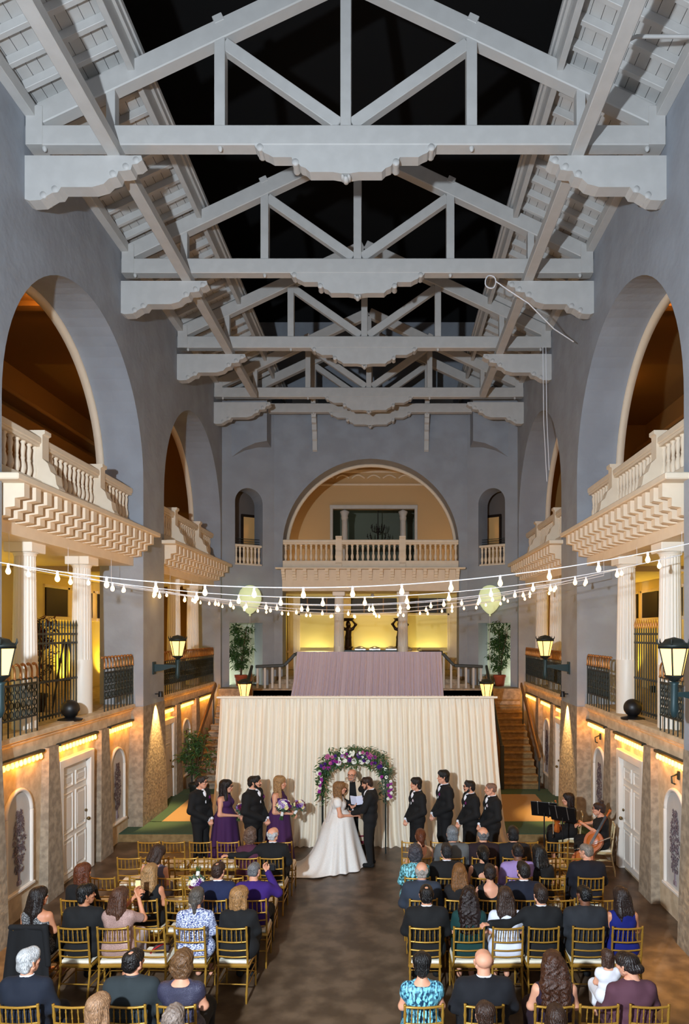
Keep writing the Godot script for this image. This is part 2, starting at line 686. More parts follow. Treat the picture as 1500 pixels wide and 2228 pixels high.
func roof_side(s: float) -> void:
	# sloping eaves: boards along the hall on rafters; the rest of the roof is open to the dark
	var name_side := "left" if s < 0 else "right"
	var o := thing("roof_eave", "white boarded sloping eave with rafters along the %s wall" % name_side, "roof", W(s, 4.975, 12.78, 12.0))
	var slope := atan(0.47)
	var dirv := Vector3(-s * cos(slope), sin(slope), 0)
	var nrm := Vector3(s * sin(slope), cos(slope), 0)
	var b := Basis(dirv, nrm, dirv.cross(nrm))
	var bm := boxm(0.172, 0.03, 25.6, 0.004)
	for k in 11:
		part(o, "roof_board", bm, M.white, Transform3D(b, dirv * (-0.1 + 0.178 * k) + nrm * 0.12 + Vector3(0, 0, -1.5)))
	var rm := boxm(1.88, 0.13, 0.085, 0.006)
	for k in 44:
		part(o, "rafter", rm, M.white, Transform3D(b, dirv * 0.84 + nrm * 0.04 + Vector3(0, 0, 5.5 - 0.44 * k)))
	# moulded edge of the opening
	var e := dirv * 1.82
	part(o, "edge_beam", boxm(0.1, 0.36, 25.6), M.white, at(e.x, e.y - 0.06, -1.5))
	part(o, "edge_moulding", boxm(0.05, 0.12, 25.6), M.white, at(e.x - s * 0.075, e.y + 0.1, -1.5))
	part(o, "edge_moulding", boxm(0.04, 0.09, 25.6), M.white, at(e.x - s * 0.11, e.y + 0.2, -1.5))
	part(o, "wall_plate", boxm(0.16, 0.2, 25.6), M.white, at(-s * 0.08, -0.08, -1.5))
	var pl := thing("roof_purlin", "long white purlin beam resting on the %s row of corbels" % name_side, "beam", W(s, 3.6, 11.99, 12.0))
	part(pl, "beam", boxm(0.2, 0.19, 21.0, 0.012), M.white, at(0, 0.095, 0.8))


func trusses() -> void:
	var nth := ["nearest the camera", "second from the camera", "third from the camera", "fourth from the camera", "against the end wall"]
	var ds := [10.8, 14.61, 18.42, 22.24, 23.78]
	var pend := PackedVector2Array()
	var half := [[-1.42, 0.0], [-1.39, -0.05], [-1.31, -0.07], [-1.27, -0.12], [-1.2, -0.15], [-1.13, -0.19], [-0.84, -0.19], [-0.82, -0.25], [-0.74, -0.27], [-0.7, -0.33], [-0.62, -0.36], [-0.56, -0.42], [-0.2, -0.42], [-0.08, -0.44]]
	for h in half:
		pend.push_back(Vector2(h[0], h[1]))
	half.reverse()
	for h in half:
		pend.push_back(Vector2(-h[0], h[1]))
	var corb := PackedVector2Array()
	for h in [[0, 0], [1.82, 0], [1.84, -0.07], [1.76, -0.13], [1.68, -0.14], [1.66, -0.22], [1.54, -0.24], [1.47, -0.24], [1.44, -0.33], [1.32, -0.36], [1.24, -0.44], [1.06, -0.49], [0.58, -0.49], [0.53, -0.57], [0.44, -0.58], [0.34, -0.64], [0.26, -0.69], [0.08, -0.7], [0, -0.67]]:
		corb.push_back(Vector2(h[0], h[1]))
	var pm := shared("pendant", func(): return Geo.new().extrude(pend, 0.2))
	var cm := shared("corbel", func(): return Geo.new().extrude(corb, 0.24))
	var scroll := shared("scroll", func(): return Geo.new().lathe([[0.0, -0.13], [0.05, -0.13], [0.06, -0.1], [0.045, 0.0], [0.06, 0.1], [0.05, 0.13], [0.0, 0.13]], 10))
	for k in 5:
		var t := thing("roof_truss", "white timber roof truss " + nth[k], "truss", Vector3(C, 12.16, -ds[k]), 0.0, "white roof trusses")
		part(t, "bottom_chord", boxm(9.95, 0.31, 0.24, 0.015), M.white, at(0, 0.155, 0))
		if k < 4 or true:
			part(t, "pendant_board", pm, M.white, at(0, 0.0, 0.01))
			for q in [[-1.33, -0.07], [-0.78, -0.3], [0.78, -0.3], [1.33, -0.07]]:
				part(t, "scroll", scroll, M.white, Transform3D(Basis(Vector3.RIGHT, PI / 2), Vector3(q[0], q[1] + 0.03, 0.0)))
			part(t, "drop_ornament", shared("drop", func(): return Geo.new().ball(Vector3(0, -0.03, 0), Vector3(0.05, 0.05, 0.09)).ball(Vector3(-0.05, 0, 0), Vector3(0.035, 0.035, 0.09)).ball(Vector3(0.05, 0, 0), Vector3(0.035, 0.035, 0.09))), M.white, at(0, -0.46, 0.02))
		var top := func(x: float) -> float: return 0.56 + 0.47 * (4.975 - absf(x))
		for s in [-1.0, 1.0]:
			part(t, "principal_rafter", Geo.new().bar(Vector3(s * 4.95, top.call(4.95) - 0.17, 0), Vector3(s * 0.02, top.call(0.0) - 0.17, 0), 0.3, 0.22, 0.015), M.white)
			part(t, "outer_post", boxm(0.14, top.call(3.66) - 0.4, 0.17), M.white, at(s * 3.66, 0.31 + (top.call(3.66) - 0.4) / 2 - 0.05, 0))
			part(t, "queen_post", boxm(0.165, top.call(1.96) - 0.5, 0.2), M.white, at(s * 1.96, 0.31 + (top.call(1.96) - 0.5) / 2 - 0.02, 0))
			part(t, "strut", Geo.new().bar(Vector3(s * 1.9, top.call(1.96) - 0.36, 0), Vector3(s * 0.1, 0.36, 0), 0.19, 0.16, 0.01), M.white)
			part(t, "cleat", boxm(0.16, 0.12, 0.24), M.white, Transform3D(Basis(Vector3(0, 0, 1), -s * 0.44), Vector3(s * 1.98, top.call(1.98) + 0.0, 0)))
			part(t, "end_block", boxm(0.26, 0.6, 0.26), M.white, at(s * 4.83, 0.3, 0))
			for q in [1.96, 4.7]:
				part(t, "bolt_cap", shared("bolt", func(): return Geo.new().ball(Vector3.ZERO, Vector3(0.04, 0.05, 0.04), 8, 4)), M.white, at(s * q, -0.02, 0.05))
			if k == 4:
				var kb := PackedVector2Array([Vector2(0, 0), Vector2(0.5, 0), Vector2(0.47, -0.12), Vector2(0.4, -0.14), Vector2(0.38, -0.28), Vector2(0.28, -0.32), Vector2(0.27, -0.5), Vector2(0.18, -0.54), Vector2(0.16, -0.8), Vector2(0.1, -0.85), Vector2(0.08, -1.15), Vector2(0, -1.2)])
				part(t, "wall_bracket", Geo.new().extrude(kb, 0.16, Transform3D(Basis(Vector3.UP, -PI / 2), Vector3(s * 1.96, 0.0, -0.5))), M.white)
		part(t, "king_post", boxm(0.165, top.call(0.0) - 0.5, 0.2), M.white, at(0, 0.31 + (top.call(0.0) - 0.5) / 2, 0))
		if k == 4:
			continue
		for s in [-1.0, 1.0]:
			var o := thing("corbel", "carved white corbel on the %s wall under the truss %s" % ["left" if s < 0 else "right", nth[k]], "corbel", W(s, 4.99, 11.99, ds[k]), PI if s > 0 else 0.0, "carved corbels under the trusses")
			part(o, "scroll_board", cm, M.white)
			for q in [[1.74, -0.09], [1.58, -0.19], [1.38, -0.3], [0.48, -0.54], [0.3, -0.63]]:
				part(o, "scroll", scroll, M.white, Transform3D(Basis(Vector3.RIGHT, PI / 2), Vector3(q[0], q[1] + 0.02, 0.0)))


func baluster_mesh(h: float) -> Mesh:
	return shared("baluster %.2f" % h, func(): return Geo.new().lathe([[0.0, 0.0], [0.05, 0.0], [0.05, 0.05 * h], [0.03, 0.08 * h], [0.042, 0.14 * h], [0.055, 0.24 * h], [0.05, 0.34 * h], [0.03, 0.46 * h], [0.036, 0.5 * h], [0.036, 0.53 * h], [0.028, 0.56 * h], [0.036, 0.68 * h], [0.046, 0.8 * h], [0.03, 0.9 * h], [0.05, 0.93 * h], [0.05, h], [0, h]], 10))


func balustrade(t: Node3D, half: float, posts: Array, out: float) -> void:
	# along local z, front towards -x; origin at the foot
	part(t, "plinth", boxm(0.26, 0.26, half * 2, 0.01), M.cream, at(0, 0.13, 0))
	part(t, "handrail", boxm(0.25, 0.12, half * 2, 0.02), M.cream, at(0, 0.94, 0))
	part(t, "rail_moulding", boxm(0.2, 0.05, half * 2, 0.01), M.cream, at(0, 0.86, 0))
	var prof := PackedVector2Array([Vector2(0.16, 0), Vector2(-0.16 - out, 0), Vector2(-0.16 - out, 0.14), Vector2(-0.12 - out, 0.2), Vector2(-0.12 - out * 0.9, 0.36), Vector2(-0.16 - out * 0.45, 0.42), Vector2(-0.15 - out * 0.3, 0.56), Vector2(-0.14, 0.64), Vector2(-0.14, 1.04), Vector2(-0.18, 1.06), Vector2(-0.18, 1.12), Vector2(0.16, 1.12)])
	var pm := shared("post %.2f" % out, func(): return Geo.new().extrude(prof, 0.22))
	for p in posts:
		part(t, "post", pm, M.cream, at(0, 0, p))
	var stops := [-half] + posts + [half]
	var bm := baluster_mesh(0.6)
	for k in stops.size() - 1:
		var span: float = stops[k + 1] - stops[k]
		var m := int((span - 0.1) / 0.165)
		for q in m:
			part(t, "baluster", bm, M.cream, at(0, 0.25, stops[k] + span * (q + 0.5) / m))


func side_bays(s: float) -> void:
	var side := "left" if s < 0 else "right"
	var turn := PI if s < 0 else 0.0
	var brk := PackedVector2Array([Vector2(0.62, 0), Vector2(0.02, 0), Vector2(0.02, -0.2), Vector2(0.16, -0.22), Vector2(0.16, -0.34), Vector2(0.3, -0.36), Vector2(0.3, -0.47), Vector2(0.44, -0.49), Vector2(0.62, -0.49)])
	var bm := shared("bracket", func(): return Geo.new().extrude(brk, 0.15))
	var col := shared("column", func():
		var g := Geo.new()
		g.lathe([[0.185, 0.95, 1.0], [0.195, 1.05, 1.0], [0.2, 1.1, 1.0], [0.185, 2.0, 1.0], [0.17, 2.97, 1.0]], 80, Vector3.ZERO, 0.11)
		g.lathe([[0.0, 0.0], [0.205, 0.0], [0.205, 1.1], [0.0, 1.1]], 32)
		return g)
	for b in 3:
		var c: float = BAYS[b]
		var where: String = ["behind the camera", "nearer", "farther"][b]
		# floor between the storeys, its fascia and soffit
		struct("ceiling", Geo.new().box(W(s, 7.4, 6.5, c), Vector3(4.4, 0.75, R * 2)), M.cream, "beam and floor of the %s %s balcony" % [where, side])
		if b == 0:
			continue
		var cor := thing("balcony_cornice", "cream stepped bracket cornice under the %s %s balcony" % [where, side], "cornice", W(s, 4.65, UPPER, c), turn, "bracket cornices of the side balconies")
		part(cor, "lip", boxm(0.75, 0.1, R * 2 + 0.36, 0.015), M.cream, at(0.36, -0.05, 0))
		for q in 17:
			part(cor, "bracket", bm, M.cream, at(0.03, -0.1, (q - 8) * 0.338))
		var bal := thing("balustrade", "cream turned balustrade of the %s %s balcony" % [where, side], "balustrade", W(s, 5.33, UPPER + 0.0, c), turn, "side balcony balustrades")
		balustrade(bal, R - 0.02, [-1.17, 1.17], 0.26)
		for e in ([-1.09, 1.09] if b == 1 else [-0.15, 1.75]):
			var o := thing("column", "fluted cream column in the %s %s bay, %s one" % [where, side, "near" if e < 0 else "far"], "column", W(s, 5.585 if s < 0 else 5.5, GALLERY, c + e), 0.0, "gallery columns")
			part(o, "shaft", col, M.column)
			part(o, "capital", shared("capital", func(): return Geo.new().lathe([[0.17, 2.95], [0.18, 2.97], [0.19, 3.0], [0.23, 3.02], [0.0, 3.02]], 32)), M.column)
			part(o, "abacus", boxm(0.48, 0.17, 0.48, 0.012), M.column, at(0, 3.1, 0))
		basement(s, b, c, where, side)
		fences(s, b, c, where, side, turn)
		# lights and furnishing of the lower gallery
		var lamp := thing("gallery_lamp", "warm ceiling lamp inside the %s %s gallery" % [where, side], "lamp", W(s, 7.3, 6.08, c + 0.4))
		part(lamp, "shade", shared("downshade", func(): return Geo.new().lathe([[0.0, 0.0], [0.05, 0.0], [0.09, -0.12], [0.085, -0.12], [0.0, -0.03]], 14)), M.white)
		part(lamp, "bulb", shared("smallbulb", func(): return Geo.new().ball(Vector3(0, -0.1, 0), Vector3.ONE * 0.045)), M.lamp_core)
		omni(Vector3(0, -0.1, 0), Color(1.0, 0.72, 0.3), 0.9, 0.04, lamp)
		for e in [-1.2, 1.3]:
			var up := thing("wall_uplight", "small floor uplight washing the yellow wall of the %s %s gallery, %s one" % [where, side, "near" if e < 0 else "far"], "lamp", W(s, 7.9, GALLERY, c + e))
			part(up, "can", shared("can", func(): return Geo.new().lathe([[0.0, 0.0], [0.07, 0.0], [0.08, 0.18], [0.06, 0.18], [0.06, 0.12], [0.0, 0.12]], 12)), M.black_plastic)
			part(up, "lens", shared("lens", func(): return Geo.new().ball(Vector3(0, 0.15, 0), Vector3(0.055, 0.02, 0.055), 10, 4)), M.lamp_core)
			spot(Vector3(0, 0.19, 0), Vector3(s * 0.32, 1.6, 0), Color(1.0, 0.84, 0.3), 5.0, 55, 0.03, 0.9, up)
		var win := thing("dark_transom", "dark transom panels high on the %s %s gallery wall" % [where, side], "window", W(s, 8.28, 5.0, c))
		for e in [-1.6, 0.0, 1.6]:
			part(win, "pane", boxm(0.04, 0.75, 1.2), M.black_glass, at(0, 0.4, e))
			part(win, "frame", Geo.new().box(Vector3(0, 0.82, e), Vector3(0.08, 0.08, 1.4), 0.01).box(Vector3(0, -0.02, e), Vector3(0.1, 0.1, 1.4), 0.01).box(Vector3(0, 0.4, e - 0.68), Vector3(0.08, 0.9, 0.2), 0.01), M.cream)
	# upper gallery lamps
	for d in [11.5, 14.8, 20.0]:
		var o := thing("ceiling_spot", "small bright downlight in the upper %s gallery, %s" % [side, "nearest" if d < 12 else ("middle" if d < 15 else "farthest")], "lamp", W(s, 6.9, 11.75, d))
		part(o, "housing", shared("spotcan", func(): return Geo.new().lathe([[0.0, 0.2], [0.06, 0.2], [0.07, 0.0], [0.05, 0.0], [0.05, 0.05], [0.0, 0.05]], 12)), M.white)
		part(o, "lens", shared("spotlens", func(): return Geo.new().ball(Vector3(0, 0.01, 0), Vector3(0.05, 0.03, 0.05), 10, 4)), M.lamp_core)
		omni(Vector3(0, -0.04, 0), Color(1.0, 0.68, 0.34), 0.8, 0.05, o)


func basement(s: float, b: int, c: float, where: String, side: String) -> void:
	var u := 5.27
	var wn := "wall_%s_basement" % side
	# painted wall under the gallery, with the ledge moulding
	struct(wn if b == 1 else wn + "_far", Geo.new().box(W(s, u + 0.25, 1.45, c), Vector3(0.5, 2.9, R * 2 + 0.2)), M.panel, "cream painted wall under the %s %s gallery" % [where, side])
	var led := thing("gallery_ledge", "moulded stone ledge along the %s %s gallery floor" % [where, side], "ledge", W(s, 5.2, GALLERY - 0.32, c))
	part(led, "slab", boxm(0.3, 0.09, R * 2 - 0.02, 0.015), M.panel, at(s * 0.1, 0.29, 0))
	part(led, "cove", boxm(0.24, 0.08, R * 2 - 0.02, 0.03), M.panel, at(s * 0.12, 0.21, 0))
	part(led, "fascia", boxm(0.2, 0.2, R * 2 - 0.02, 0.01), M.panel, at(s * 0.14, 0.08, 0))
	# stone pilasters with a batter, measured from the near jamb
	var pil := func(d0: float, d1: float) -> Geo:
		var rows := []
		for y in [[0.0, 0.12], [2.62, 0.0]]:
			var a := W(s, u - 0.16 + (0.0 if y[0] < 1 else 0.04), y[0], d0 - y[1])
			rows.append([a, W(s, u + 0.1, y[0], d0 - y[1]), W(s, u - 0.16 + (0.0 if y[0] < 1 else 0.04), y[0], d1 + y[1]), W(s, u + 0.1, y[0], d1 + y[1])])
		var g := Geo.new()
		var lo: Array = rows[0]
		var hi: Array = rows[1]
		g.face([lo[0], lo[2], hi[2], hi[0]], Vector3(-s, 0, 0))
		g.face([lo[0], lo[1], hi[1], hi[0]], Vector3(0, 0, 1))
		g.face([lo[2], lo[3], hi[3], hi[2]], Vector3(0, 0, -1))
		g.face([hi[0], hi[1], hi[3], hi[2]], Vector3.UP)
		g.face([lo[0], lo[1], lo[3], lo[2]], Vector3.DOWN)
		return g
	var near := c - R
	for e in ([[11.8, 12.14], [13.95, 14.32]] if b == 1 else [[18.85, 19.2], [20.75, 21.1]]):
		var p := part(self, "pilaster", pil.call(e[0], e[1]), M.stone)
		tag(p, "rough stone pilaster on the %s %s lower wall, %s one" % [where, side, "near" if e[0] < c else "far"], "pilaster", "stone pilasters")
	# door, blind niches with a topiary relief, rows of bulbs
	var doors := [[12.9]] if b == 1 else [[18.05]]
	for e in doors:
		door(s, u, e[0], where, side)
	for e in ([[11.0], [14.97]] if b == 1 else [[20.0]]):
		niche(s, u, e[0], "%s %s" % [where, side], "near the camera" if e[0] < 12 else "beyond the door")
	for e in ([[10.2, 11.7, "first"], [12.25, 13.85, "second"], [14.45, 15.75, "third"]] if b == 1 else [[17.35, 18.75, "first"], [19.3, 20.65, "second"], [21.2, 22.9, "third"]]):
		var span: float = e[1] - e[0]
		var o := thing("bulb_strip", "row of glowing yellow bulbs under the %s %s ledge, %s from the camera" % [where, side, e[2]], "light strip", W(s, u - 0.06, 2.58, (e[0] + e[1]) / 2), 0.0, "rows of bulbs under the ledges")
		part(o, "batten", boxm(0.1, 0.05, span, 0.008), M.iron, at(0, 0.02, 0))
		var m := int(span / 0.125)
		for k in m:
			part(o, "bulb", shared("strip bulb", func(): return Geo.new().lathe([[0.0, -0.12], [0.022, -0.11], [0.033, -0.085], [0.03, -0.06], [0.018, -0.03], [0.016, 0.0], [0.0, 0.0]], 10)), M.strip_bulb, at(0, 0, -span / 2 + span * (k + 0.5) / m))
		for q in 3:
			omni(Vector3(-s * 0.1, -0.09, span * (q - 1) * 0.33), Color(1.0, 0.64, 0.2), 0.13, 0.05, o)


func door(s: float, u: float, d: float, where: String, side: String) -> void:
	var o := thing("door_1" if s < 0 else "door_2", "", "", W(s, u, 0.0, d), PI if s < 0 else 0.0)
	o.set_meta("kind", "structure")
	o.set_meta("label", "white panelled door in the %s %s lower wall" % [where, side])
	for e in [-0.63, 0.63]:
		part(o, "door_jamb", boxm(0.14, 2.2, 0.16, 0.015), M.door, at(-0.05, 1.1, e))
	part(o, "door_head", boxm(0.14, 0.16, 1.42, 0.015), M.door, at(-0.05, 2.24, 0))
	var lf := part(o, "door_leaf", boxm(0.06, 2.08, 1.08), M.door, at(-0.0, 1.1, 0))
	for e in [-0.27, 0.27]:
		for q in [[0.5, 0.62], [1.28, 0.72], [1.88, 0.24]]:
			var g := Geo.new()
			var h: float = q[1]
			g.box(Vector3(0, h / 2, 0), Vector3(0.03, 0.03, 0.42), 0.008).box(Vector3(0, -h / 2, 0), Vector3(0.03, 0.03, 0.42), 0.008)
			g.box(Vector3(0, 0, 0.2), Vector3(0.03, h, 0.03), 0.008).box(Vector3(0, 0, -0.2), Vector3(0.03, h, 0.03), 0.008)
			g.box(Vector3(0.006, 0, 0), Vector3(0.03, h - 0.12, 0.3), 0.014)
			part(lf, "door_panel", g, M.door, at(-0.04, q[0] - 1.1, e))
	part(lf, "door_knob", shared("knob", func(): return Geo.new().ball(Vector3(-0.09, 0, 0), Vector3.ONE * 0.035).lathe([[0.0, -0.01], [0.02, -0.01], [0.02, 0.01], [0.0, 0.01]], 8)), M.brass, at(-0.02, -0.1, -s * 0.46))
	part(lf, "door_lock", shared("lock", func(): return Geo.new().ball(Vector3(-0.04, 0, 0), Vector3(0.02, 0.03, 0.03))), M.brass, at(-0.02, 0.06, -s * 0.46))


func niche(s: float, u: float, d: float, where: String, which: String) -> void:
	var o := thing("wall_niche", "white framed arched panel with leafy topiary relief, %s wall, %s" % [where, which], "wall panel", W(s, u, 0.5, d), PI if s < 0 else 0.0, "topiary panels")
	var inner := PackedVector2Array([Vector2(-0.36, 0), Vector2(0.36, 0)])
	inner.append_array(arch_pts(0, 1.2, 0.36, 0, PI, 16))
	part(o, "back_panel", Geo.new().extrude(inner, 0.03, Transform3D(Basis(Vector3.UP, PI / 2), Vector3(-0.01, 0, 0))), M.white)
	var pts := []
	for k in 17:
		var a := PI * k / 16.0
		pts.append(Vector3(-0.03, 1.2 + sin(a) * 0.38, cos(a) * 0.38))
	part(o, "arch_trim", Geo.new().tube(pts, 0.035, 8), M.door)
	for e in [-0.38, 0.38]:
		part(o, "side_trim", boxm(0.07, 1.2, 0.06, 0.015), M.door, at(-0.03, 0.6, e))
	part(o, "sill", boxm(0.1, 0.05, 0.86, 0.01), M.door, at(-0.03, -0.02, 0))
	var r := RandomNumberGenerator.new()
	r.seed = int(d * 100)
	var g := Geo.new()
	for k in 420:
		var y := r.randf()
		var w := 0.012 + 0.19 * pow(sin(PI * minf(1.0, 0.1 + (1.0 - y) * 0.78)), 0.8) * (0.85 + 0.15 * sin(y * 26.0))
		var p := Vector3(-0.035, 0.26 + y * 1.0, r.randf_range(-w, w))
		var l := 0.028
		var b := Basis(Vector3.RIGHT, r.randf() * TAU)
		g.face([p + b * Vector3(0, -l, 0), p + b * Vector3(-0.012, 0, l * 0.4), p + b * Vector3(0, l, 0), p + b * Vector3(-0.012, 0, -l * 0.4)], Vector3(-1, 0, 0))
	g.box(Vector3(-0.03, 0.2, 0), Vector3(0.02, 0.2, 0.03)).box(Vector3(-0.03, 0.1, 0), Vector3(0.03, 0.08, 0.1), 0.01)
	part(o, "topiary_relief", g, M.topiary, Transform3D(), "stuff")


func fences(s: float, b: int, c: float, where: String, side: String, turn: float) -> void:
	var hook := shared("hook", func():
		var pts := []
		for k in 9:
			var a := lerpf(-0.3, 2.9, k / 8.0)
			pts.append(Vector3(-0.05 + 0.055 * cos(a), 0.08 + 0.06 * sin(a) + 0.01 * k, 0))
		pts.push_front(Vector3(0.0, 0, 0))
		return Geo.new().tube(pts, [0.014, 0.014, 0.013, 0.013, 0.013, 0.014, 0.016, 0.02, 0.022, 0.008], 8).ball(Vector3(0, 0.01, 0), Vector3(0.022, 0.022, 0.022), 8, 4))
	var low := func(d0: float, d1: float, lab: String) -> void:
		var o := thing("iron_fence", lab, "fence", W(s, 5.2, GALLERY, (d0 + d1) / 2), turn, "low iron gallery fences")
		var h: float = (d1 - d0) / 2
		for y in [0.28, 0.82, 0.9]:
			part(o, "rail", boxm(0.03, 0.03, h * 2, 0.004), M.iron, at(0, y, 0))
		var m := int(h * 2 / 0.16)
		var bar := shared("fence bar", func(): return Geo.new().lathe([[0, 0], [0.012, 0.0], [0.012, 0.92], [0, 0.92]], 6))
		for k in m + 1:
			var z := -h + 2 * h * k / m
			part(o, "bar", bar, M.iron, at(0, 0, z))
			part(o, "finial", hook, M.copper, Transform3D(Basis(Vector3.UP, PI / 2 if s > 0 else -PI / 2).scaled(Vector3(1.35, 1.25, 1.35)), Vector3(0, 0.9, z)))
		var g := Geo.new()
		for k in m:
			var z := -h + 2 * h * (k + 0.5) / m
			for y in [0.36, 0.5, 0.64, 0.76]:
				var ring := []
				for q in 11:
					var a := TAU * q / 10.0
					ring.append(Vector3(0, y + sin(a) * 0.06, z + cos(a) * 0.055))
				g.tube(ring, 0.009, 5)
			g.tube([Vector3(0, 0.3, z), Vector3(0, 0.82, z)], 0.008, 5)
		part(o, "scrollwork", g, M.iron)
	if b == 1:
		low.call(10.1, 11.5, "low dark iron fence with hooked copper finials, near the %s lantern" % side)
		low.call(14.2, 15.75, "low dark iron fence with copper finials between %s column and pier" % side)
		var o := thing("iron_gate", "tall dark iron gate of spear bars between the %s gallery columns" % side, "gate", W(s, 5.585, GALLERY, c), turn)
		for y in [0.12, 0.75, 1.45, 1.62]:
			part(o, "rail", boxm(0.035, 0.04, 1.72, 0.005), M.iron, at(0, y, 0))
		var gb := shared("gate bar", func(): return Geo.new().lathe([[0, 0.05], [0.013, 0.05], [0.013, 1.74], [0, 1.74]], 6))
		var tip := shared("spear", func(): return Geo.new().lathe([[0, 0], [0.02, 0.01], [0.012, 0.03], [0.024, 0.07], [0.0, 0.19]], 6))
		for k in 15:
			var z := -0.84 + 0.12 * k
			part(o, "bar", gb, M.iron, at(0, 0, z))
			part(o, "spear_tip", tip, M.iron if s < 0 else M.copper, at(0, 1.72, z))
		var ballt := thing("iron_ball", "black iron ball on a low stand on the %s ledge" % side, "ornament", W(s, 5.3, GALLERY, 12.9 if s < 0 else 13.1))
		part(ballt, "ball", shared("big ball", func(): return Geo.new().ball(Vector3(0, 0.22, 0), Vector3.ONE * 0.17, 20, 12)), M.black_plastic)
		part(ballt, "stand", shared("ball stand", func(): return Geo.new().lathe([[0, 0], [0.22, 0.0], [0.22, 0.03], [0.1, 0.06], [0.08, 0.1], [0, 0.1]], 18)), M.black_plastic)
	else:
		low.call(17.4, 22.9, "long low iron fence with copper finials along the far %s gallery" % side)


func lantern(t: Node3D, y: float) -> void:
	# six tapered panes in a dark frame; origin at the lantern's foot + y
	var hi := []
	var lo := []
	for k in 6:
		var a := TAU * k / 6.0
		hi.append(Vector3(cos(a) * 0.19, y + 0.42, sin(a) * 0.19))
		lo.append(Vector3(cos(a) * 0.11, y + 0.06, sin(a) * 0.11))
	for k in 6:
		var q := (k + 1) % 6
		part(t, "pane", Geo.new().face2([lo[k], lo[q], hi[q], hi[k]], 0.006), M.lamp_glass)
		part(t, "frame_bar", Geo.new().tube([lo[k], hi[k]], 0.011, 5), M.iron)
		part(t, "crest", shared("crest", func(): return Geo.new().tube([Vector3(0, 0, 0), Vector3(0.03, 0.04, 0), Vector3(0.03, 0.09, 0)], [0.016, 0.012, 0.003], 5)), M.iron, Transform3D(Basis(Vector3.UP, -TAU * k / 6.0), hi[k] + Vector3(0, 0.03, 0)))
	part(t, "cap", shared("lantern cap %.2f" % y, func(): return Geo.new().lathe([[0.0, y + 0.41], [0.21, y + 0.41], [0.21, y + 0.47], [0.15, y + 0.49], [0.12, y + 0.53], [0.0, y + 0.56]], 6)), M.iron)
	part(t, "base", shared("lantern base %.2f" % y, func(): return Geo.new().lathe([[0.0, y - 0.02], [0.04, y - 0.02], [0.13, y + 0.05], [0.13, y + 0.065], [0.0, y + 0.07]], 6)), M.iron)
	part(t, "bulb", shared("lantern bulb %.2f" % y, func(): return Geo.new().ball(Vector3(0, y + 0.17, 0), Vector3(0.05, 0.07, 0.05))), M.lamp_core)
	omni(Vector3(0, y + 0.17, 0), Color(1.0, 0.72, 0.38), 0.4, 0.04, t)


const FL := 3.05
const LAND := 2.76


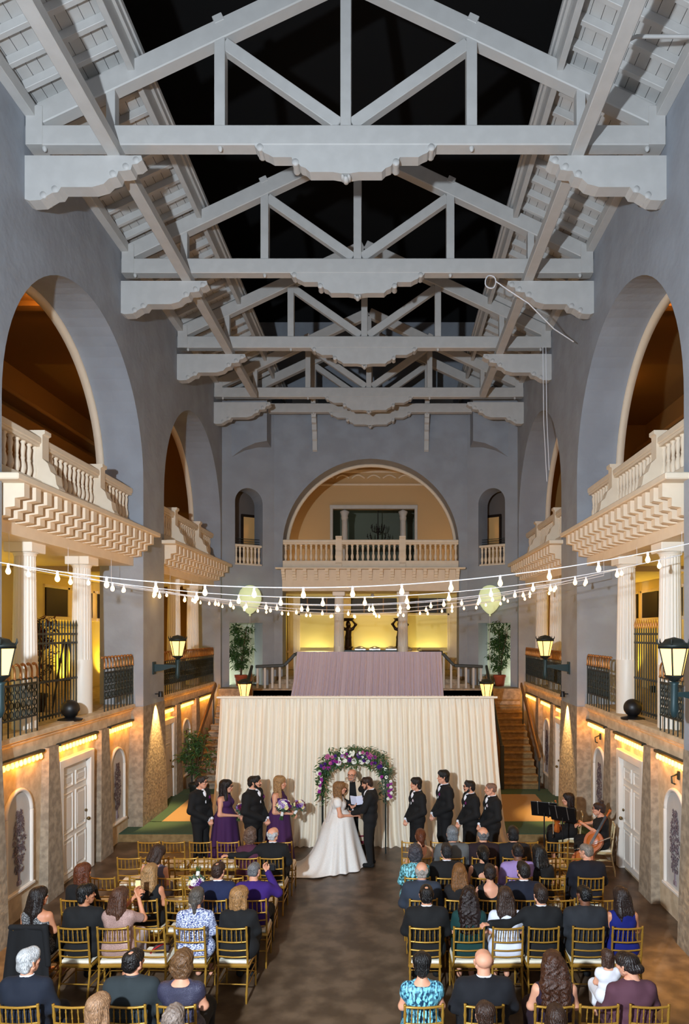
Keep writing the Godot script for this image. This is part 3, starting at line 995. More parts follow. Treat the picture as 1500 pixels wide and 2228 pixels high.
func back_end() -> void:
	# centre of the end wall with its great arch
	var p := PackedVector2Array([Vector2(-3.42, 0), Vector2(-3.42, 12.4), Vector2(3.42, 12.4), Vector2(3.42, 0), Vector2(3.11, 0)])
	p.append_array(arch_pts(0, 7.61, 3.11, 0, PI, 40))
	p.append(Vector2(-3.11, 0))
	struct("wall_back", Geo.new().extrude(p, 0.8, Transform3D(Basis(), Vector3(C, 0, -24.7))), M.wall, "grey end wall with one wide round arch")
	var rim := []
	for k in 41:
		var a := PI * k / 40.0
		rim.append(Vector3(C + cos(a) * 3.06, 7.61 + sin(a) * 3.06, -25.08))
	var tr := struct("trim_3", Geo.new().tube(rim, 0.07, 6), M.cream, "cream moulding round the end arch")
	tr.set_meta("kind", "structure")
	for s in [-1.0, 1.0]:
		canted(s)
		stairs(s)
	struct("wall_gable", Geo.new().box(Vector3(C, 14.2, -26.6), Vector3(11, 4.6, 0.3)), M.wall, "grey gable wall above the end arch")
	for e in [[-2.55, 1.0], [-0.75, 0.6], [2.6, 1.0]]:
		var o := part(self, "gable_panel", boxm(e[1], 1.5, 0.2, 0.02), M.white, at(C + e[0], 13.15, -26.36))
		tag(o, "pale panel on the gable wall, %s of three" % ("left one" if e[0] < -2 else ("middle one" if e[0] < 0 else "right one")), "panel")
	# platform with its carpet, and the landing
	struct("floor", Geo.new().box(Vector3(C, 0.085, -17.3), Vector3(10.6, 0.17, 4.4), 0.01), M.tread, "low wooden platform behind the curtain")
	var rug := thing("carpet", "tan carpet with a wide green border on the low platform", "carpet", Vector3(C, 0.17, -17.3))
	part(rug, "field", boxm(9.3, 0.014, 2.75, 0.0), M.carpet, at(0, 0.007, -0.15))
	part(rug, "border", boxm(10.56, 0.014, 1.0, 0.0), M.green, at(0, 0.007, 1.68))
	part(rug, "border", boxm(10.56, 0.014, 0.6, 0.0), M.green, at(0, 0.007, -1.85))
	for s in [-1.0, 1.0]:
		part(rug, "border", boxm(0.63, 0.014, 2.75, 0.0), M.green, at(s * 4.965, 0.007, -0.15))
	var g := Geo.new().box(Vector3(C, LAND / 2, -23.5), Vector3(9.9, LAND, 1.9)).box(Vector3(C, 1.35, -23.5 + 0.0), Vector3(7.6, 2.7, 1.9))
	struct("floor", g, M.stone, "stair landing in front of the end wall")
	struct("floor", Geo.new().box(Vector3(C, LAND + 0.075, -23.45), Vector3(6.6, 0.15, 1.7), 0.01).box(Vector3(C, FL - 0.07, -23.5), Vector3(6.0, 0.16, 1.6), 0.01), M.stone, "two shallow steps up to the end room")
	struct("floor", Geo.new().box(Vector3(C, FL - 0.1, -27.0), Vector3(9.0, 0.2, 5.4)), M.tread, "floor of the end room")
	# lower end room
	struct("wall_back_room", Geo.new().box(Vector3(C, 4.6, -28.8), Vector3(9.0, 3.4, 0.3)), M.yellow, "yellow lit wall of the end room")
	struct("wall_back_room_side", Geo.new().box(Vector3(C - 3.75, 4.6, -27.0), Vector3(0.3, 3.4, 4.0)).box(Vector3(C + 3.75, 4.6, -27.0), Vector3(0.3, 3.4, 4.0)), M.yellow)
	struct("ceiling", Geo.new().box(Vector3(C, 6.5, -26.9), Vector3(9.2, 0.76, 4.2)).box(Vector3(C, 6.46, -24.6), Vector3(6.2, 0.8, 0.9)), M.cream, "beam and floor under the end balcony")
	for e in [[-3.3, 0.5], [-1.27, 0.65], [1.2, 0.45], [3.3, 0.5]]:
		var o := part(self, "room_pilaster", Geo.new().box(Vector3(0, 1.5, 0), Vector3(e[1], 3.0, 0.1), 0.015).box(Vector3(0, 1.5, 0.05), Vector3(e[1] - 0.16, 2.8, 0.03), 0.01), M.cream, at(C + e[0], FL, -28.6))
		tag(o, "cream pilaster on the yellow end wall, at %.1f metres from the middle" % e[0], "pilaster")
		o.set_meta("label", "cream pilaster on the yellow end wall, " + {-3.3: "far left", -1.27: "left of the middle panel", 1.2: "right of the middle panel", 3.3: "far right"}[e[0]])
	var rl := part(self, "chair_rail", Geo.new().box(Vector3(0, 0, 0), Vector3(7.2, 0.1, 0.12), 0.02).box(Vector3(0, 1.55, 0), Vector3(7.2, 0.1, 0.1), 0.02), M.cream, at(C, 3.8, -28.6))
	tag(rl, "cream rails running along the yellow end wall", "moulding")
	for k in 3:
		var e: float = [-2.35, 0.0, 2.25][k]
		var o := thing("dark_transom", "dark glazed transom above the %s yellow panel of the end wall" % ["left", "middle", "right"][k], "window", Vector3(C + e, 5.42, -28.6))
		part(o, "pane", boxm([1.5, 1.9, 1.5][k], 0.6, 0.06), M.black_glass, at(0, 0.3, 0))
		for q in [-0.4, 0.4]:
			part(o, "mullion", boxm(0.05, 0.6, 0.09), M.wood, at(q, 0.3, 0))
		var up := thing("wall_uplight", "floor uplight before the %s yellow panel of the end wall" % ["left", "middle", "right"][k], "lamp", Vector3(C + e, FL, -28.1))
		part(up, "can", cache["can"], M.black_plastic)
		part(up, "lens", cache["lens"], M.lamp_core)
		spot(Vector3(0, 0.2, 0), Vector3(0, 1.3, -0.5), Color(1.0, 0.93, 0.6), 3.0, 55, 0.03, 0.9, up)
	var lampc := thing("gallery_lamp", "warm ceiling lamp of the lower end room", "lamp", Vector3(C, 6.1, -26.8))
	part(lampc, "shade", cache["downshade"], M.white)
	part(lampc, "bulb", cache["smallbulb"], M.lamp_core)
	omni(Vector3(0, -0.1, 0), Color(1.0, 0.82, 0.5), 1.7, 0.04, lampc)
	# columns, railing and the buffet
	for s in [-1.0, 1.0]:
		var o := thing("column", "fluted cream column of the end wall, %s of the buffet" % ("left" if s < 0 else "right"), "column", Vector3(C + s * 1.14, FL, -24.62), 0.0, "columns of the end wall")
		part(o, "shaft", cache["column"], M.column, Transform3D(Basis().scaled(Vector3(0.93, 0.96, 0.93)), Vector3.ZERO))
		part(o, "abacus", boxm(0.44, 0.15, 0.44, 0.012), M.column, at(0, 2.92, 0))
		var st := thing("caryatid", "dark bronze figure with raised arms beside the %s end column" % ("left" if s < 0 else "right"), "statue", Vector3(C + (-1.0 if s < 0 else 1.06), FL, -27.6))
		st.scale = Vector3(1.3, 1.0, 1.3)
		part(st, "pedestal", Geo.new().lathe([[0, 0], [0.2, 0.0], [0.2, 0.08], [0.14, 0.14], [0.12, 0.9], [0.17, 0.98], [0.0, 1.0]], 16), M.bronze)
		part(st, "figure", sdf([[Vector3(0, 1.0, 0), Vector3(0, 1.35, 0), 0.12, 0.1], [Vector3(0, 1.35, 0), Vector3(0.02, 1.62, 0), 0.1, 0.09], [Vector3(-0.1, 1.68, 0), Vector3(0.12, 1.68, 0), 0.06, 0.06], [Vector3(0.13, 1.68, 0), Vector3(0.24, 1.86, 0.05), 0.045, 0.04], [Vector3(0.24, 1.86, 0.05), Vector3(0.1, 2.06, 0), 0.04, 0.03], [Vector3(-0.12, 1.68, 0), Vector3(-0.22, 1.88, 0.05), 0.045, 0.04], [Vector3(-0.22, 1.88, 0.05), Vector3(-0.1, 2.06, 0), 0.04, 0.03], [Vector3(0.01, 1.7, 0), Vector3(0.01, 1.84, 0.02), 0.05, 0.08], [Vector3(0.0, 1.9, 0), Vector3(0.0, 1.95, 0), 0.07, 0.06]], 0.022, 0.04), M.bronze)
		part(st, "basket", Geo.new().lathe([[0, 2.0], [0.12, 2.0], [0.2, 2.12], [0.17, 2.12], [0, 2.05]], 14), M.bronze)
	var rail := thing("buffet_railing", "blue grey railing with white balusters between the end columns", "railing", Vector3(C, FL, -24.5))
	part(rail, "handrail", boxm(1.9, 0.09, 0.1, 0.02), mat(rgb8(70, 88, 98), 0.5), at(0, 0.88, 0))
	for k in 9:
		part(rail, "baluster", boxm(0.05, 0.84, 0.05, 0.006), M.white, at(-0.86 + 0.215 * k, 0.42, 0))
	var tb := thing("buffet_table", "dark clothed buffet table behind the end columns", "table", Vector3(C + 0.3, FL, -26.6))
	part(tb, "top", boxm(4.4, 0.04, 0.7, 0.01), mat(rgb8(60, 46, 50), 0.8), at(0, 0.76, 0))
	part(tb, "cloth", boxm(4.4, 0.72, 0.68, 0.02), mat(rgb8(60, 46, 50), 0.9), at(0, 0.38, 0))
	for k in 4:
		var o := thing("chafing_dish", "steel chafing dish on the buffet, %s from the left" % ["first", "second", "third", "fourth"][k], "chafing dish", Vector3([-1.16, -0.6, 0.03, 0.62][k], FL + 0.785, -26.6), 0.0, "chafing dishes")
		part(o, "lid", Geo.new().lathe([[0.0, 0.3], [0.06, 0.29], [0.2, 0.22], [0.22, 0.16], [0.0, 0.16]], 18), M.steel, Transform3D(Basis().scaled(Vector3(1.0, 0.8, 0.8)), Vector3.ZERO))
		part(o, "pan", boxm(0.44, 0.07, 0.32, 0.015), M.steel, at(0, 0.11, 0))
		for e in [[-0.18, -0.12], [0.18, -0.12], [-0.18, 0.12], [0.18, 0.12]]:
			part(o, "leg", boxm(0.02, 0.11, 0.02, 0.0), M.steel, at(e[0], 0.055, e[1]))
	var cs := thing("folded_linens", "dark flat tray of folded linens at the right of the buffet", "tray", Vector3(1.55, FL + 0.785, -26.5))
	part(cs, "tray", boxm(0.9, 0.06, 0.45, 0.015), M.bronze, at(0, 0.03, 0))
	part(cs, "linen", boxm(0.7, 0.04, 0.3, 0.015), mat(rgb8(160, 130, 90), 0.9), at(0, 0.08, 0))
	part(cs, "handle", Geo.new().tube([Vector3(-0.48, 0.03, 0), Vector3(-0.5, 0.14, 0), Vector3(-0.4, 0.16, 0)], 0.015, 6), M.bronze)
	# balcony of the end arch
	var bal := thing("balustrade", "cream turned balustrade across the great end arch", "balustrade", Vector3(C, 6.86, -24.32), PI / 2)
	balustrade(bal, 3.09, [-1.12, 1.12], 0.05)
	var cor := thing("balcony_cornice", "cream cornice with stepped brackets under the end balcony", "cornice", Vector3(C, 6.86, -24.2))
	part(cor, "lip", boxm(6.6, 0.06, 0.6, 0.012), M.cream, at(0, -0.03, 0.05))
	part(cor, "fascia", boxm(6.2, 0.78, 0.2, 0.012), M.cream, at(0, -0.42, -0.12))
	var sb := PackedVector2Array([Vector2(0, 0), Vector2(0.3, 0), Vector2(0.3, -0.09), Vector2(0.24, -0.1), Vector2(0.24, -0.18), Vector2(0.17, -0.19), Vector2(0.17, -0.27), Vector2(0.1, -0.28), Vector2(0.1, -0.36), Vector2(0, -0.38)])
	var sm := Geo.new().extrude(sb, 0.12, Transform3D(Basis(Vector3.UP, -PI / 2), Vector3.ZERO)).mesh()
	for k in 17:
		part(cor, "bracket", sm, M.cream, at(-3.04 + 0.38 * k, -0.06, 0.0))
	# upper end room
	var q := PackedVector2Array([Vector2(-5.0, 6.8), Vector2(-5, 11.8), Vector2(5, 11.8), Vector2(5, 6.8), Vector2(1.72, 6.8), Vector2(1.72, 9.75), Vector2(-1.72, 9.75), Vector2(-1.72, 6.8)])
	struct("wall_upper_room", Geo.new().extrude(q, 0.3, Transform3D(Basis(), Vector3(C, 0, -28.9))), mat(rgb8(196, 164, 118), 0.8), "warm cream wall of the upper end room")
	struct("wall_upper_room_side", Geo.new().box(Vector3(C - 3.75, 9.3, -27.0), Vector3(0.3, 5.2, 3.8)).box(Vector3(C + 3.75, 9.3, -27.0), Vector3(0.3, 5.2, 3.8)), mat(rgb8(196, 164, 118), 0.8))
	struct("ceiling", Geo.new().box(Vector3(C, 11.9, -27.0), Vector3(10, 0.3, 4.0)), M.cream, "ceiling of the upper end room")
	var fz := thing("frieze", "cream plaster frieze of swags under the upper room ceiling", "frieze", Vector3(C, 10.75, -28.72))
	part(fz, "lower_band", boxm(7.1, 0.08, 0.1, 0.01), M.cream, at(0, 0, 0))
	part(fz, "upper_band", boxm(7.1, 0.14, 0.18, 0.03), M.cream, at(0, 0.56, 0))
	for k in 11:
		var pts := []
		for e in 7:
			pts.append(Vector3(-3.25 + 0.65 * k + (e - 3) * 0.09, 0.26 + 0.14 * cos((e - 3) * 0.5), 0.02))
		part(fz, "swag", Geo.new().tube(pts, 0.035, 6), M.cream)
	var op := thing("column_screen", "white framed opening with two small columns in the upper room", "opening", Vector3(C, 6.86, -28.72))
	for e in [-1.76, 1.76]:
		part(op, "frame_side", boxm(0.12, 2.95, 0.14, 0.015), M.white, at(e, 1.47, 0))
	part(op, "frame_head", boxm(3.66, 0.16, 0.16, 0.015), M.white, at(0, 2.96, 0))
	for e in [-1.22, 1.22]:
		part(op, "column", Geo.new().lathe([[0, 0], [0.16, 0], [0.16, 0.12], [0.13, 0.16], [0.125, 1.5], [0.115, 2.45], [0.0, 2.45]], 18), M.white, at(e, 0, -0.1))
		part(op, "capital", Geo.new().lathe([[0, 2.42], [0.12, 2.42], [0.15, 2.55], [0.13, 2.58], [0.2, 2.78], [0.0, 2.88]], 16), M.white, at(e, 0, -0.1))
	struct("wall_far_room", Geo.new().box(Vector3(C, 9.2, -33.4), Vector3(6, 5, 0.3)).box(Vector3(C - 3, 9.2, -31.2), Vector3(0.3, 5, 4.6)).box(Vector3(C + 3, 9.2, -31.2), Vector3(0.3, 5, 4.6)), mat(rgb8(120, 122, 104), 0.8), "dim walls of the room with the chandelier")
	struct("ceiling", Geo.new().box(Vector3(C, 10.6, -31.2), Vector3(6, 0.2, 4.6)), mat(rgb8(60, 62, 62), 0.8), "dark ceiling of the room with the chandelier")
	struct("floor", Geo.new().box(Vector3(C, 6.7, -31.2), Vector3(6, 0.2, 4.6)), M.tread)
	var ch := thing("chandelier", "dark many-armed chandelier beyond the upper room opening", "chandelier", Vector3(-0.55, 8.5, -30.4))
	part(ch, "stem", Geo.new().lathe([[0, 0.0], [0.05, 0.02], [0.09, 0.12], [0.03, 0.22], [0.03, 0.5], [0.07, 0.6], [0.02, 0.75], [0.012, 1.9], [0, 2.0]], 10), M.bronze)
	for k in 16:
		var a := TAU * k / 8.0 + (0.2 if k > 7 else 0.0)
		var r := 0.46 if k < 8 else 0.3
		var y := 0.2 if k < 8 else 0.6
		var dv := Vector3(cos(a), 0, sin(a))
		part(ch, "arm", Geo.new().tube([Vector3(0, y, 0), dv * r * 0.4 + Vector3(0, y - 0.1, 0), dv * r * 0.85 + Vector3(0, y - 0.04, 0), dv * r + Vector3(0, y + 0.1, 0)], 0.014, 5), M.bronze)
		part(ch, "candle", Geo.new().lathe([[0, 0], [0.05, 0.02], [0.014, 0.04], [0.014, 0.14], [0, 0.16]], 6), M.bronze, at(dv.x * r, y + 0.1, dv.z * r))
	var rc := thing("recessed_light", "small square ceiling light of the dim chandelier room", "lamp", Vector3(C - 0.9, 10.44, -31.6))
	part(rc, "trim", boxm(0.3, 0.04, 0.3, 0.01), M.white, at(0, 0.03, 0))
	part(rc, "lens", boxm(0.22, 0.02, 0.22, 0.004), glow(Color(0.85, 0.92, 1.0), 0.6), at(0, 0.0, 0))
	omni(Vector3(0, -0.12, 0), Color(0.85, 0.95, 0.9), 0.14, 0.08, rc)
	for e in [-3.47, 3.47]:
		var lp := thing("table_lamp", "small warm lamp standing on the floor of the upper end room, %s one" % ("left" if e < 0 else "right"), "lamp", Vector3(C + e, 6.88, -26.9))
		part(lp, "stem", Geo.new().lathe([[0, 0], [0.12, 0], [0.1, 0.03], [0.02, 0.06], [0.02, 0.55], [0, 0.55]], 12), M.bronze)
		part(lp, "globe", Geo.new().ball(Vector3(0, 0.65, 0), Vector3.ONE * 0.11, 14, 8), M.lamp_core)
		omni(Vector3(0, 0.65, 0), Color(1.0, 0.86, 0.68), 0.6, 0.08, lp)
	# railing of the landing
	var lr := thing("landing_railing", "dark capped white railing along the front of the stair landing", "railing", Vector3(C, LAND, -22.58))
	var path := [[-3.72, 0.72], [-2.78, 0.76], [-2.42, 1.14], [2.42, 1.14], [2.78, 0.76], [3.72, 0.72]]
	for k in 5:
		part(lr, "handrail", Geo.new().bar(Vector3(path[k][0], path[k][1], 0), Vector3(path[k + 1][0], path[k + 1][1], 0), 0.1, 0.11, 0.015), M.rail)
	for k in 31:
		var x := -3.66 + 0.244 * k
		var y := 1.12 if absf(x) < 2.42 else (0.74 if absf(x) > 2.78 else lerpf(1.12, 0.74, (absf(x) - 2.42) / 0.36))
		part(lr, "baluster", boxm(0.07, y - 0.02, 0.05, 0.006), M.white, at(x, y / 2, 0))


func canted(s: float) -> void:
	var side := "left" if s < 0 else "right"
	var L := 1.917
	var xf: Transform3D
	if s < 0:
		var dv := Vector3(1.57, 0, -1.1).normalized()
		xf = Transform3D(Basis(dv, Vector3.UP, dv.cross(Vector3.UP)), Vector3(C - 4.975, 0, -23.2))
	else:
		var dv := Vector3(1.57, 0, 1.1).normalized()
		xf = Transform3D(Basis(dv, Vector3.UP, dv.cross(Vector3.UP)), Vector3(C + 3.405, 0, -24.3))
	var mx := func(x: float) -> float: return x if s < 0 else L - x
	var g := Geo.new()
	var back := xf * at(0, 0, -0.35)
	var rect := func(x0: float, x1: float, y0: float, y1: float) -> void:
		var a: float = mx.call(x0)
		var b: float = mx.call(x1)
		g.extrude(PackedVector2Array([Vector2(minf(a, b), y0), Vector2(maxf(a, b), y0), Vector2(maxf(a, b), y1), Vector2(minf(a, b), y1)]), 0.7, back)
	rect.call(0.0, L, 0.0, LAND)
	rect.call(0.0, 0.26, LAND, 12.6)
	rect.call(1.48, L, LAND, 12.6)
	rect.call(0.26, 1.48, 4.93, 6.91)
	rect.call(0.26, 0.46, 6.91, 12.6)
	var p := PackedVector2Array([Vector2(mx.call(1.48), 12.6), Vector2(mx.call(0.46), 12.6)])
	for e in arch_pts(0.97, 9.06, 0.51, PI, 0, 20):
		p.append(Vector2(mx.call(e.x), e.y))
	g.extrude(p, 0.7, back)
	struct("wall_corner_%s" % side, g, M.wall, "canted grey corner wall on the %s of the end arch" % side)
	var sq := PackedVector2Array([Vector2(4.98, 12.9), Vector2(4.98, 10.2), Vector2(4.7, 10.55), Vector2(4.3, 10.85), Vector2(3.9, 11.03), Vector2(3.5, 11.1), Vector2(3.5, 12.9)])
	var sg := Geo.new().extrude(sq, 0.95, Transform3D(Basis(Vector3(s, 0, 0), Vector3.UP, Vector3(0, 0, s)), Vector3(C, 0, -23.87)))
	struct("wall_squinch_%s" % side, sg, M.wall, "square upper corner over the canted %s wall" % side)
	# alcove behind the plant, and the dim passage behind the little window
	var ag := Geo.new()
	ag.box(xf * Vector3(mx.call(0.87), 3.85, -1.6), Vector3(2.3, 2.2, 0.1), 0.0, xf.basis).box(xf * Vector3(mx.call(0.1), 3.85, -1.15), Vector3(0.1, 2.2, 0.95), 0.0, xf.basis).box(xf * Vector3(mx.call(1.9), 3.85, -1.15), Vector3(0.1, 2.2, 0.95), 0.0, xf.basis).box(xf * Vector3(mx.call(0.87), 5.0, -1.15), Vector3(2.3, 0.1, 0.95), 0.0, xf.basis).box(xf * Vector3(mx.call(0.87), LAND - 0.05, -0.85), Vector3(2.3, 0.1, 1.6), 0.0, xf.basis)
	struct("wall_alcove_%s" % side, ag, M.niche, "pale green lit alcove in the %s corner wall" % side)
	var pg := Geo.new()
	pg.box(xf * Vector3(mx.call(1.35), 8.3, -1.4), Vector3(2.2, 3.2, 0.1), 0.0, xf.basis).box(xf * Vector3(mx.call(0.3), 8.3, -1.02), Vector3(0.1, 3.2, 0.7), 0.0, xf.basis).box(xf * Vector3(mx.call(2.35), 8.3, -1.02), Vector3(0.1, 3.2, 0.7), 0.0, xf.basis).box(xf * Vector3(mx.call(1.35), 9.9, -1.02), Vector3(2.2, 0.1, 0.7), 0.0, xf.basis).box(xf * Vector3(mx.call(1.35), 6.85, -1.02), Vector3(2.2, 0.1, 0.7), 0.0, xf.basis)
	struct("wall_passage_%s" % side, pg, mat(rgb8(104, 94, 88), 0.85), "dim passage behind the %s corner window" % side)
	var d := thing("lit_doorway", "orange lit doorway behind the little %s corner window" % side, "doorway", xf * Vector3(mx.call(1.62), 6.9, -1.32))
	d.basis = xf.basis
	part(d, "door_leaf", boxm(0.62, 1.9, 0.04), mat(rgb8(226, 176, 110), 0.7), at(0, 0.95, 0))  # stands for the lit room beyond, its orange light put into the colour
	part(d, "frame", Geo.new().box(Vector3(-0.35, 0.97, 0.02), Vector3(0.08, 1.96, 0.08), 0.01).box(Vector3(0.35, 0.97, 0.02), Vector3(0.08, 1.96, 0.08), 0.01).box(Vector3(0, 1.95, 0.02), Vector3(0.78, 0.08, 0.08), 0.01), M.bronze)
	var lp := thing("added_passage_lamp", "added hidden lamp lighting the doorway behind the %s corner window" % side, "lamp", xf * Vector3(mx.call(2.15), 9.3, -0.85))  # added lamp, kept out of view and aimed to light only the doorway
	part(lp, "globe", Geo.new().ball(Vector3.ZERO, Vector3.ONE * 0.06), M.lamp_core)
	spot(Vector3(0, -0.08, 0), xf.basis * Vector3(mx.call(1.62) - mx.call(2.15), -1.4, -0.42), Color(1.0, 0.76, 0.48), 2.6, 26, 0.05, 0.5, lp)
	var b := thing("window_balustrade", "short white balustrade and dark rails in the %s corner window" % side, "balustrade", xf * Vector3(mx.call(0.97), 6.91, -0.12))
	b.basis = xf.basis
	part(b, "base", boxm(1.0, 0.06, 0.16, 0.01), M.cream, at(0, 0.03, 0))
	part(b, "handrail", boxm(1.0, 0.08, 0.18, 0.015), M.cream, at(0, 0.68, 0))
	for k in 7:
		part(b, "baluster", baluster_mesh(0.58), M.cream, at(-0.42 + 0.14 * k, 0.06, 0))
	for k in 3:
		part(b, "iron_rail", boxm(1.0, 0.02, 0.02, 0.003), M.iron, at(0, 0.78 + 0.08 * k, -0.14))
	# the plant and its lights
	var pl := thing("potted_tree", "tall leafy tree in a clay pot in the %s alcove" % side, "plant", xf * Vector3(mx.call(0.72), LAND, -0.12))
	plant(pl, 2.15, 1140, int(s) + 5)
	for e in [0.3, 1.7]:
		var al := thing("alcove_light", "little white light on the floor of the %s alcove, %s" % [side, "near the wall" if e < 1 else "near the arch"], "lamp", xf * Vector3(mx.call(e), LAND, -1.15))
		part(al, "can", cache["can"], M.black_plastic, Transform3D(Basis().scaled(Vector3.ONE * 0.6), Vector3.ZERO))
		part(al, "lens", Geo.new().ball(Vector3(0, 0.1, 0), Vector3(0.04, 0.03, 0.04)), glow(Color(0.85, 1.0, 0.95), 8.0))
		omni(Vector3(0, 0.16, 0), Color(0.95, 1.0, 0.93), 0.8, 0.04, al)
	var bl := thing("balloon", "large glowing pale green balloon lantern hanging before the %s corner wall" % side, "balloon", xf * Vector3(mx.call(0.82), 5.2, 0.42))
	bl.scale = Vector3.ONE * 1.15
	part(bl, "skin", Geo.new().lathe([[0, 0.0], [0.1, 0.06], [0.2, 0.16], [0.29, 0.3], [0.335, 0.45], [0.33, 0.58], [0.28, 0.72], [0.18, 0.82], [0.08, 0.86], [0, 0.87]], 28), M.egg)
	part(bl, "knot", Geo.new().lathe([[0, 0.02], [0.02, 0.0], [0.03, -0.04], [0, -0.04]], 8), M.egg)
	part(bl, "string", Geo.new().tube([Vector3(0, -0.03, 0), Vector3(0, -2.42, 0)], 0.004, 4), M.cable)


func plant(o: Node3D, h: float, m: int, sd: int) -> void:
	var r := RandomNumberGenerator.new()
	r.seed = sd
	part(o, "pot", Geo.new().lathe([[0, 0], [0.15, 0], [0.2, 0.3], [0.22, 0.3], [0.22, 0.38], [0.19, 0.38], [0.18, 0.33], [0, 0.33]], 24), M.terracotta)
	var g := Geo.new()
	var lf := Geo.new()
	for k in 5:
		var tip := Vector3(r.randf_range(-0.3, 0.3), h - r.randf() * 0.3, r.randf_range(-0.12, 0.3))
		g.tube([Vector3(r.randf_range(-0.05, 0.05), 0.3, r.randf_range(-0.05, 0.05)), Vector3(tip.x * 0.3, h * 0.5, tip.z * 0.3), tip], [0.018, 0.014, 0.006], 5)
	for k in 60:
		var y := r.randf_range(0.62, h)
		var w := 0.46 * (0.75 + 0.25 * sin(y * 7.0))
		var a := r.randf() * TAU
		var p := Vector3(cos(a) * w * sqrt(r.randf()), y, absf(sin(a)) * w * 0.6 * sqrt(r.randf()) - 0.06)
		g.tube([Vector3(p.x * 0.3, y - 0.2, p.z * 0.3), p], [0.007, 0.004], 4)
		for e in m / 60:
			leaf(lf, p + Vector3(r.randf_range(-0.1, 0.1), r.randf_range(-0.1, 0.08), r.randf_range(-0.1, 0.1)), r, 0.16, 0.03)
	part(o, "stem", g, M.bark)
	part(o, "foliage", lf, M.leaf, Transform3D(), "stuff")


func leaf(g: Geo, p: Vector3, r: RandomNumberGenerator, l: float, w: float) -> void:
	var d := Vector3(r.randf_range(-1, 1), r.randf_range(-0.9, 0.5), r.randf_range(-0.6, 1)).normalized()
	var sd := d.cross(Vector3(r.randf_range(-0.4, 0.4), 1, 0.3)).normalized()
	var up := sd.cross(d)
	l *= r.randf_range(0.7, 1.2)
	g.face([p, p + d * l * 0.45 + sd * w + up * w * 0.4, p + d * l, p + d * l * 0.5], up)
	g.face([p, p + d * l * 0.5, p + d * l, p + d * l * 0.45 - sd * w + up * w * 0.4], up)


func stairs(s: float) -> void:
	var side := "left" if s < 0 else "right"
	var o := thing("staircase", "steep %s staircase climbing from the carpet to the landing" % side, "stairs", W(s, 4.4, 0.0, 19.5))
	for k in 15:
		var h := 0.17 + 0.1727 * (k + 1)
		part(o, "step", boxm(1.06, 0.06, 0.3, 0.012), M.tread if s > 0 else M.stone, at(0, h - 0.03, -0.13 - 0.255 * k))
		part(o, "riser", boxm(1.04, h - 0.06, 0.26, 0.0), M.tread if s > 0 else M.stone, at(0, (h - 0.06) / 2, -0.15 - 0.255 * k))
	var a := Vector3(-s * 0.56, 1.32, 0.1)
	var b := Vector3(-s * 0.56, 3.5, -3.08)
	var hr := thing("stair_railing", "dark inner handrail with balusters on the %s staircase" % side, "railing", W(s, 4.4, 0.0, 19.5))
	part(hr, "handrail", Geo.new().bar(a, b, 0.09, 0.08, 0.015, Vector3.RIGHT), M.rail)
	part(hr, "newel", boxm(0.1, 1.25, 0.1, 0.01), M.rail, at(-s * 0.56, 0.8, 0.1))
	for k in 20:
		var t := (k + 0.5) / 20.0
		var q := a.lerp(b, t)
		var low := 0.17 + 0.1727 * floorf((t * 3.18 - 0.1) / 0.255 + 1.0)
		part(hr, "baluster", boxm(0.035, q.y - low, 0.035, 0.0), M.wood, at(q.x, (q.y + low) / 2, q.z))
	var wr := thing("wall_handrail", "brown board handrail on posts along the %s stair wall" % side, "railing", W(s, 4.85, 0.0, 19.5))
	part(wr, "handrail", Geo.new().bar(Vector3(0, 1.07, 0.35), Vector3(0, 2.95, -2.4), 0.16, 0.05, 0.01, Vector3.RIGHT), M.wood)
	for z in [0.25, -2.1]:
		part(wr, "post", boxm(0.04, 1.0, 0.04, 0.0), M.rail, at(0, 0.6 + (0.25 - z) * 0.684, z))
	var lt := thing("post_lantern", "lit lantern on a post at the foot of the %s stairs behind the curtain" % side, "lantern", Vector3(C + s * 3.39, 0.17, -19.3))
	part(lt, "post", shared("lamp post", func(): return Geo.new().lathe([[0, 0], [0.14, 0], [0.14, 0.06], [0.06, 0.12], [0.05, 2.5], [0.07, 2.56], [0, 2.56]], 14)), M.iron)
	lantern(lt, 2.58)


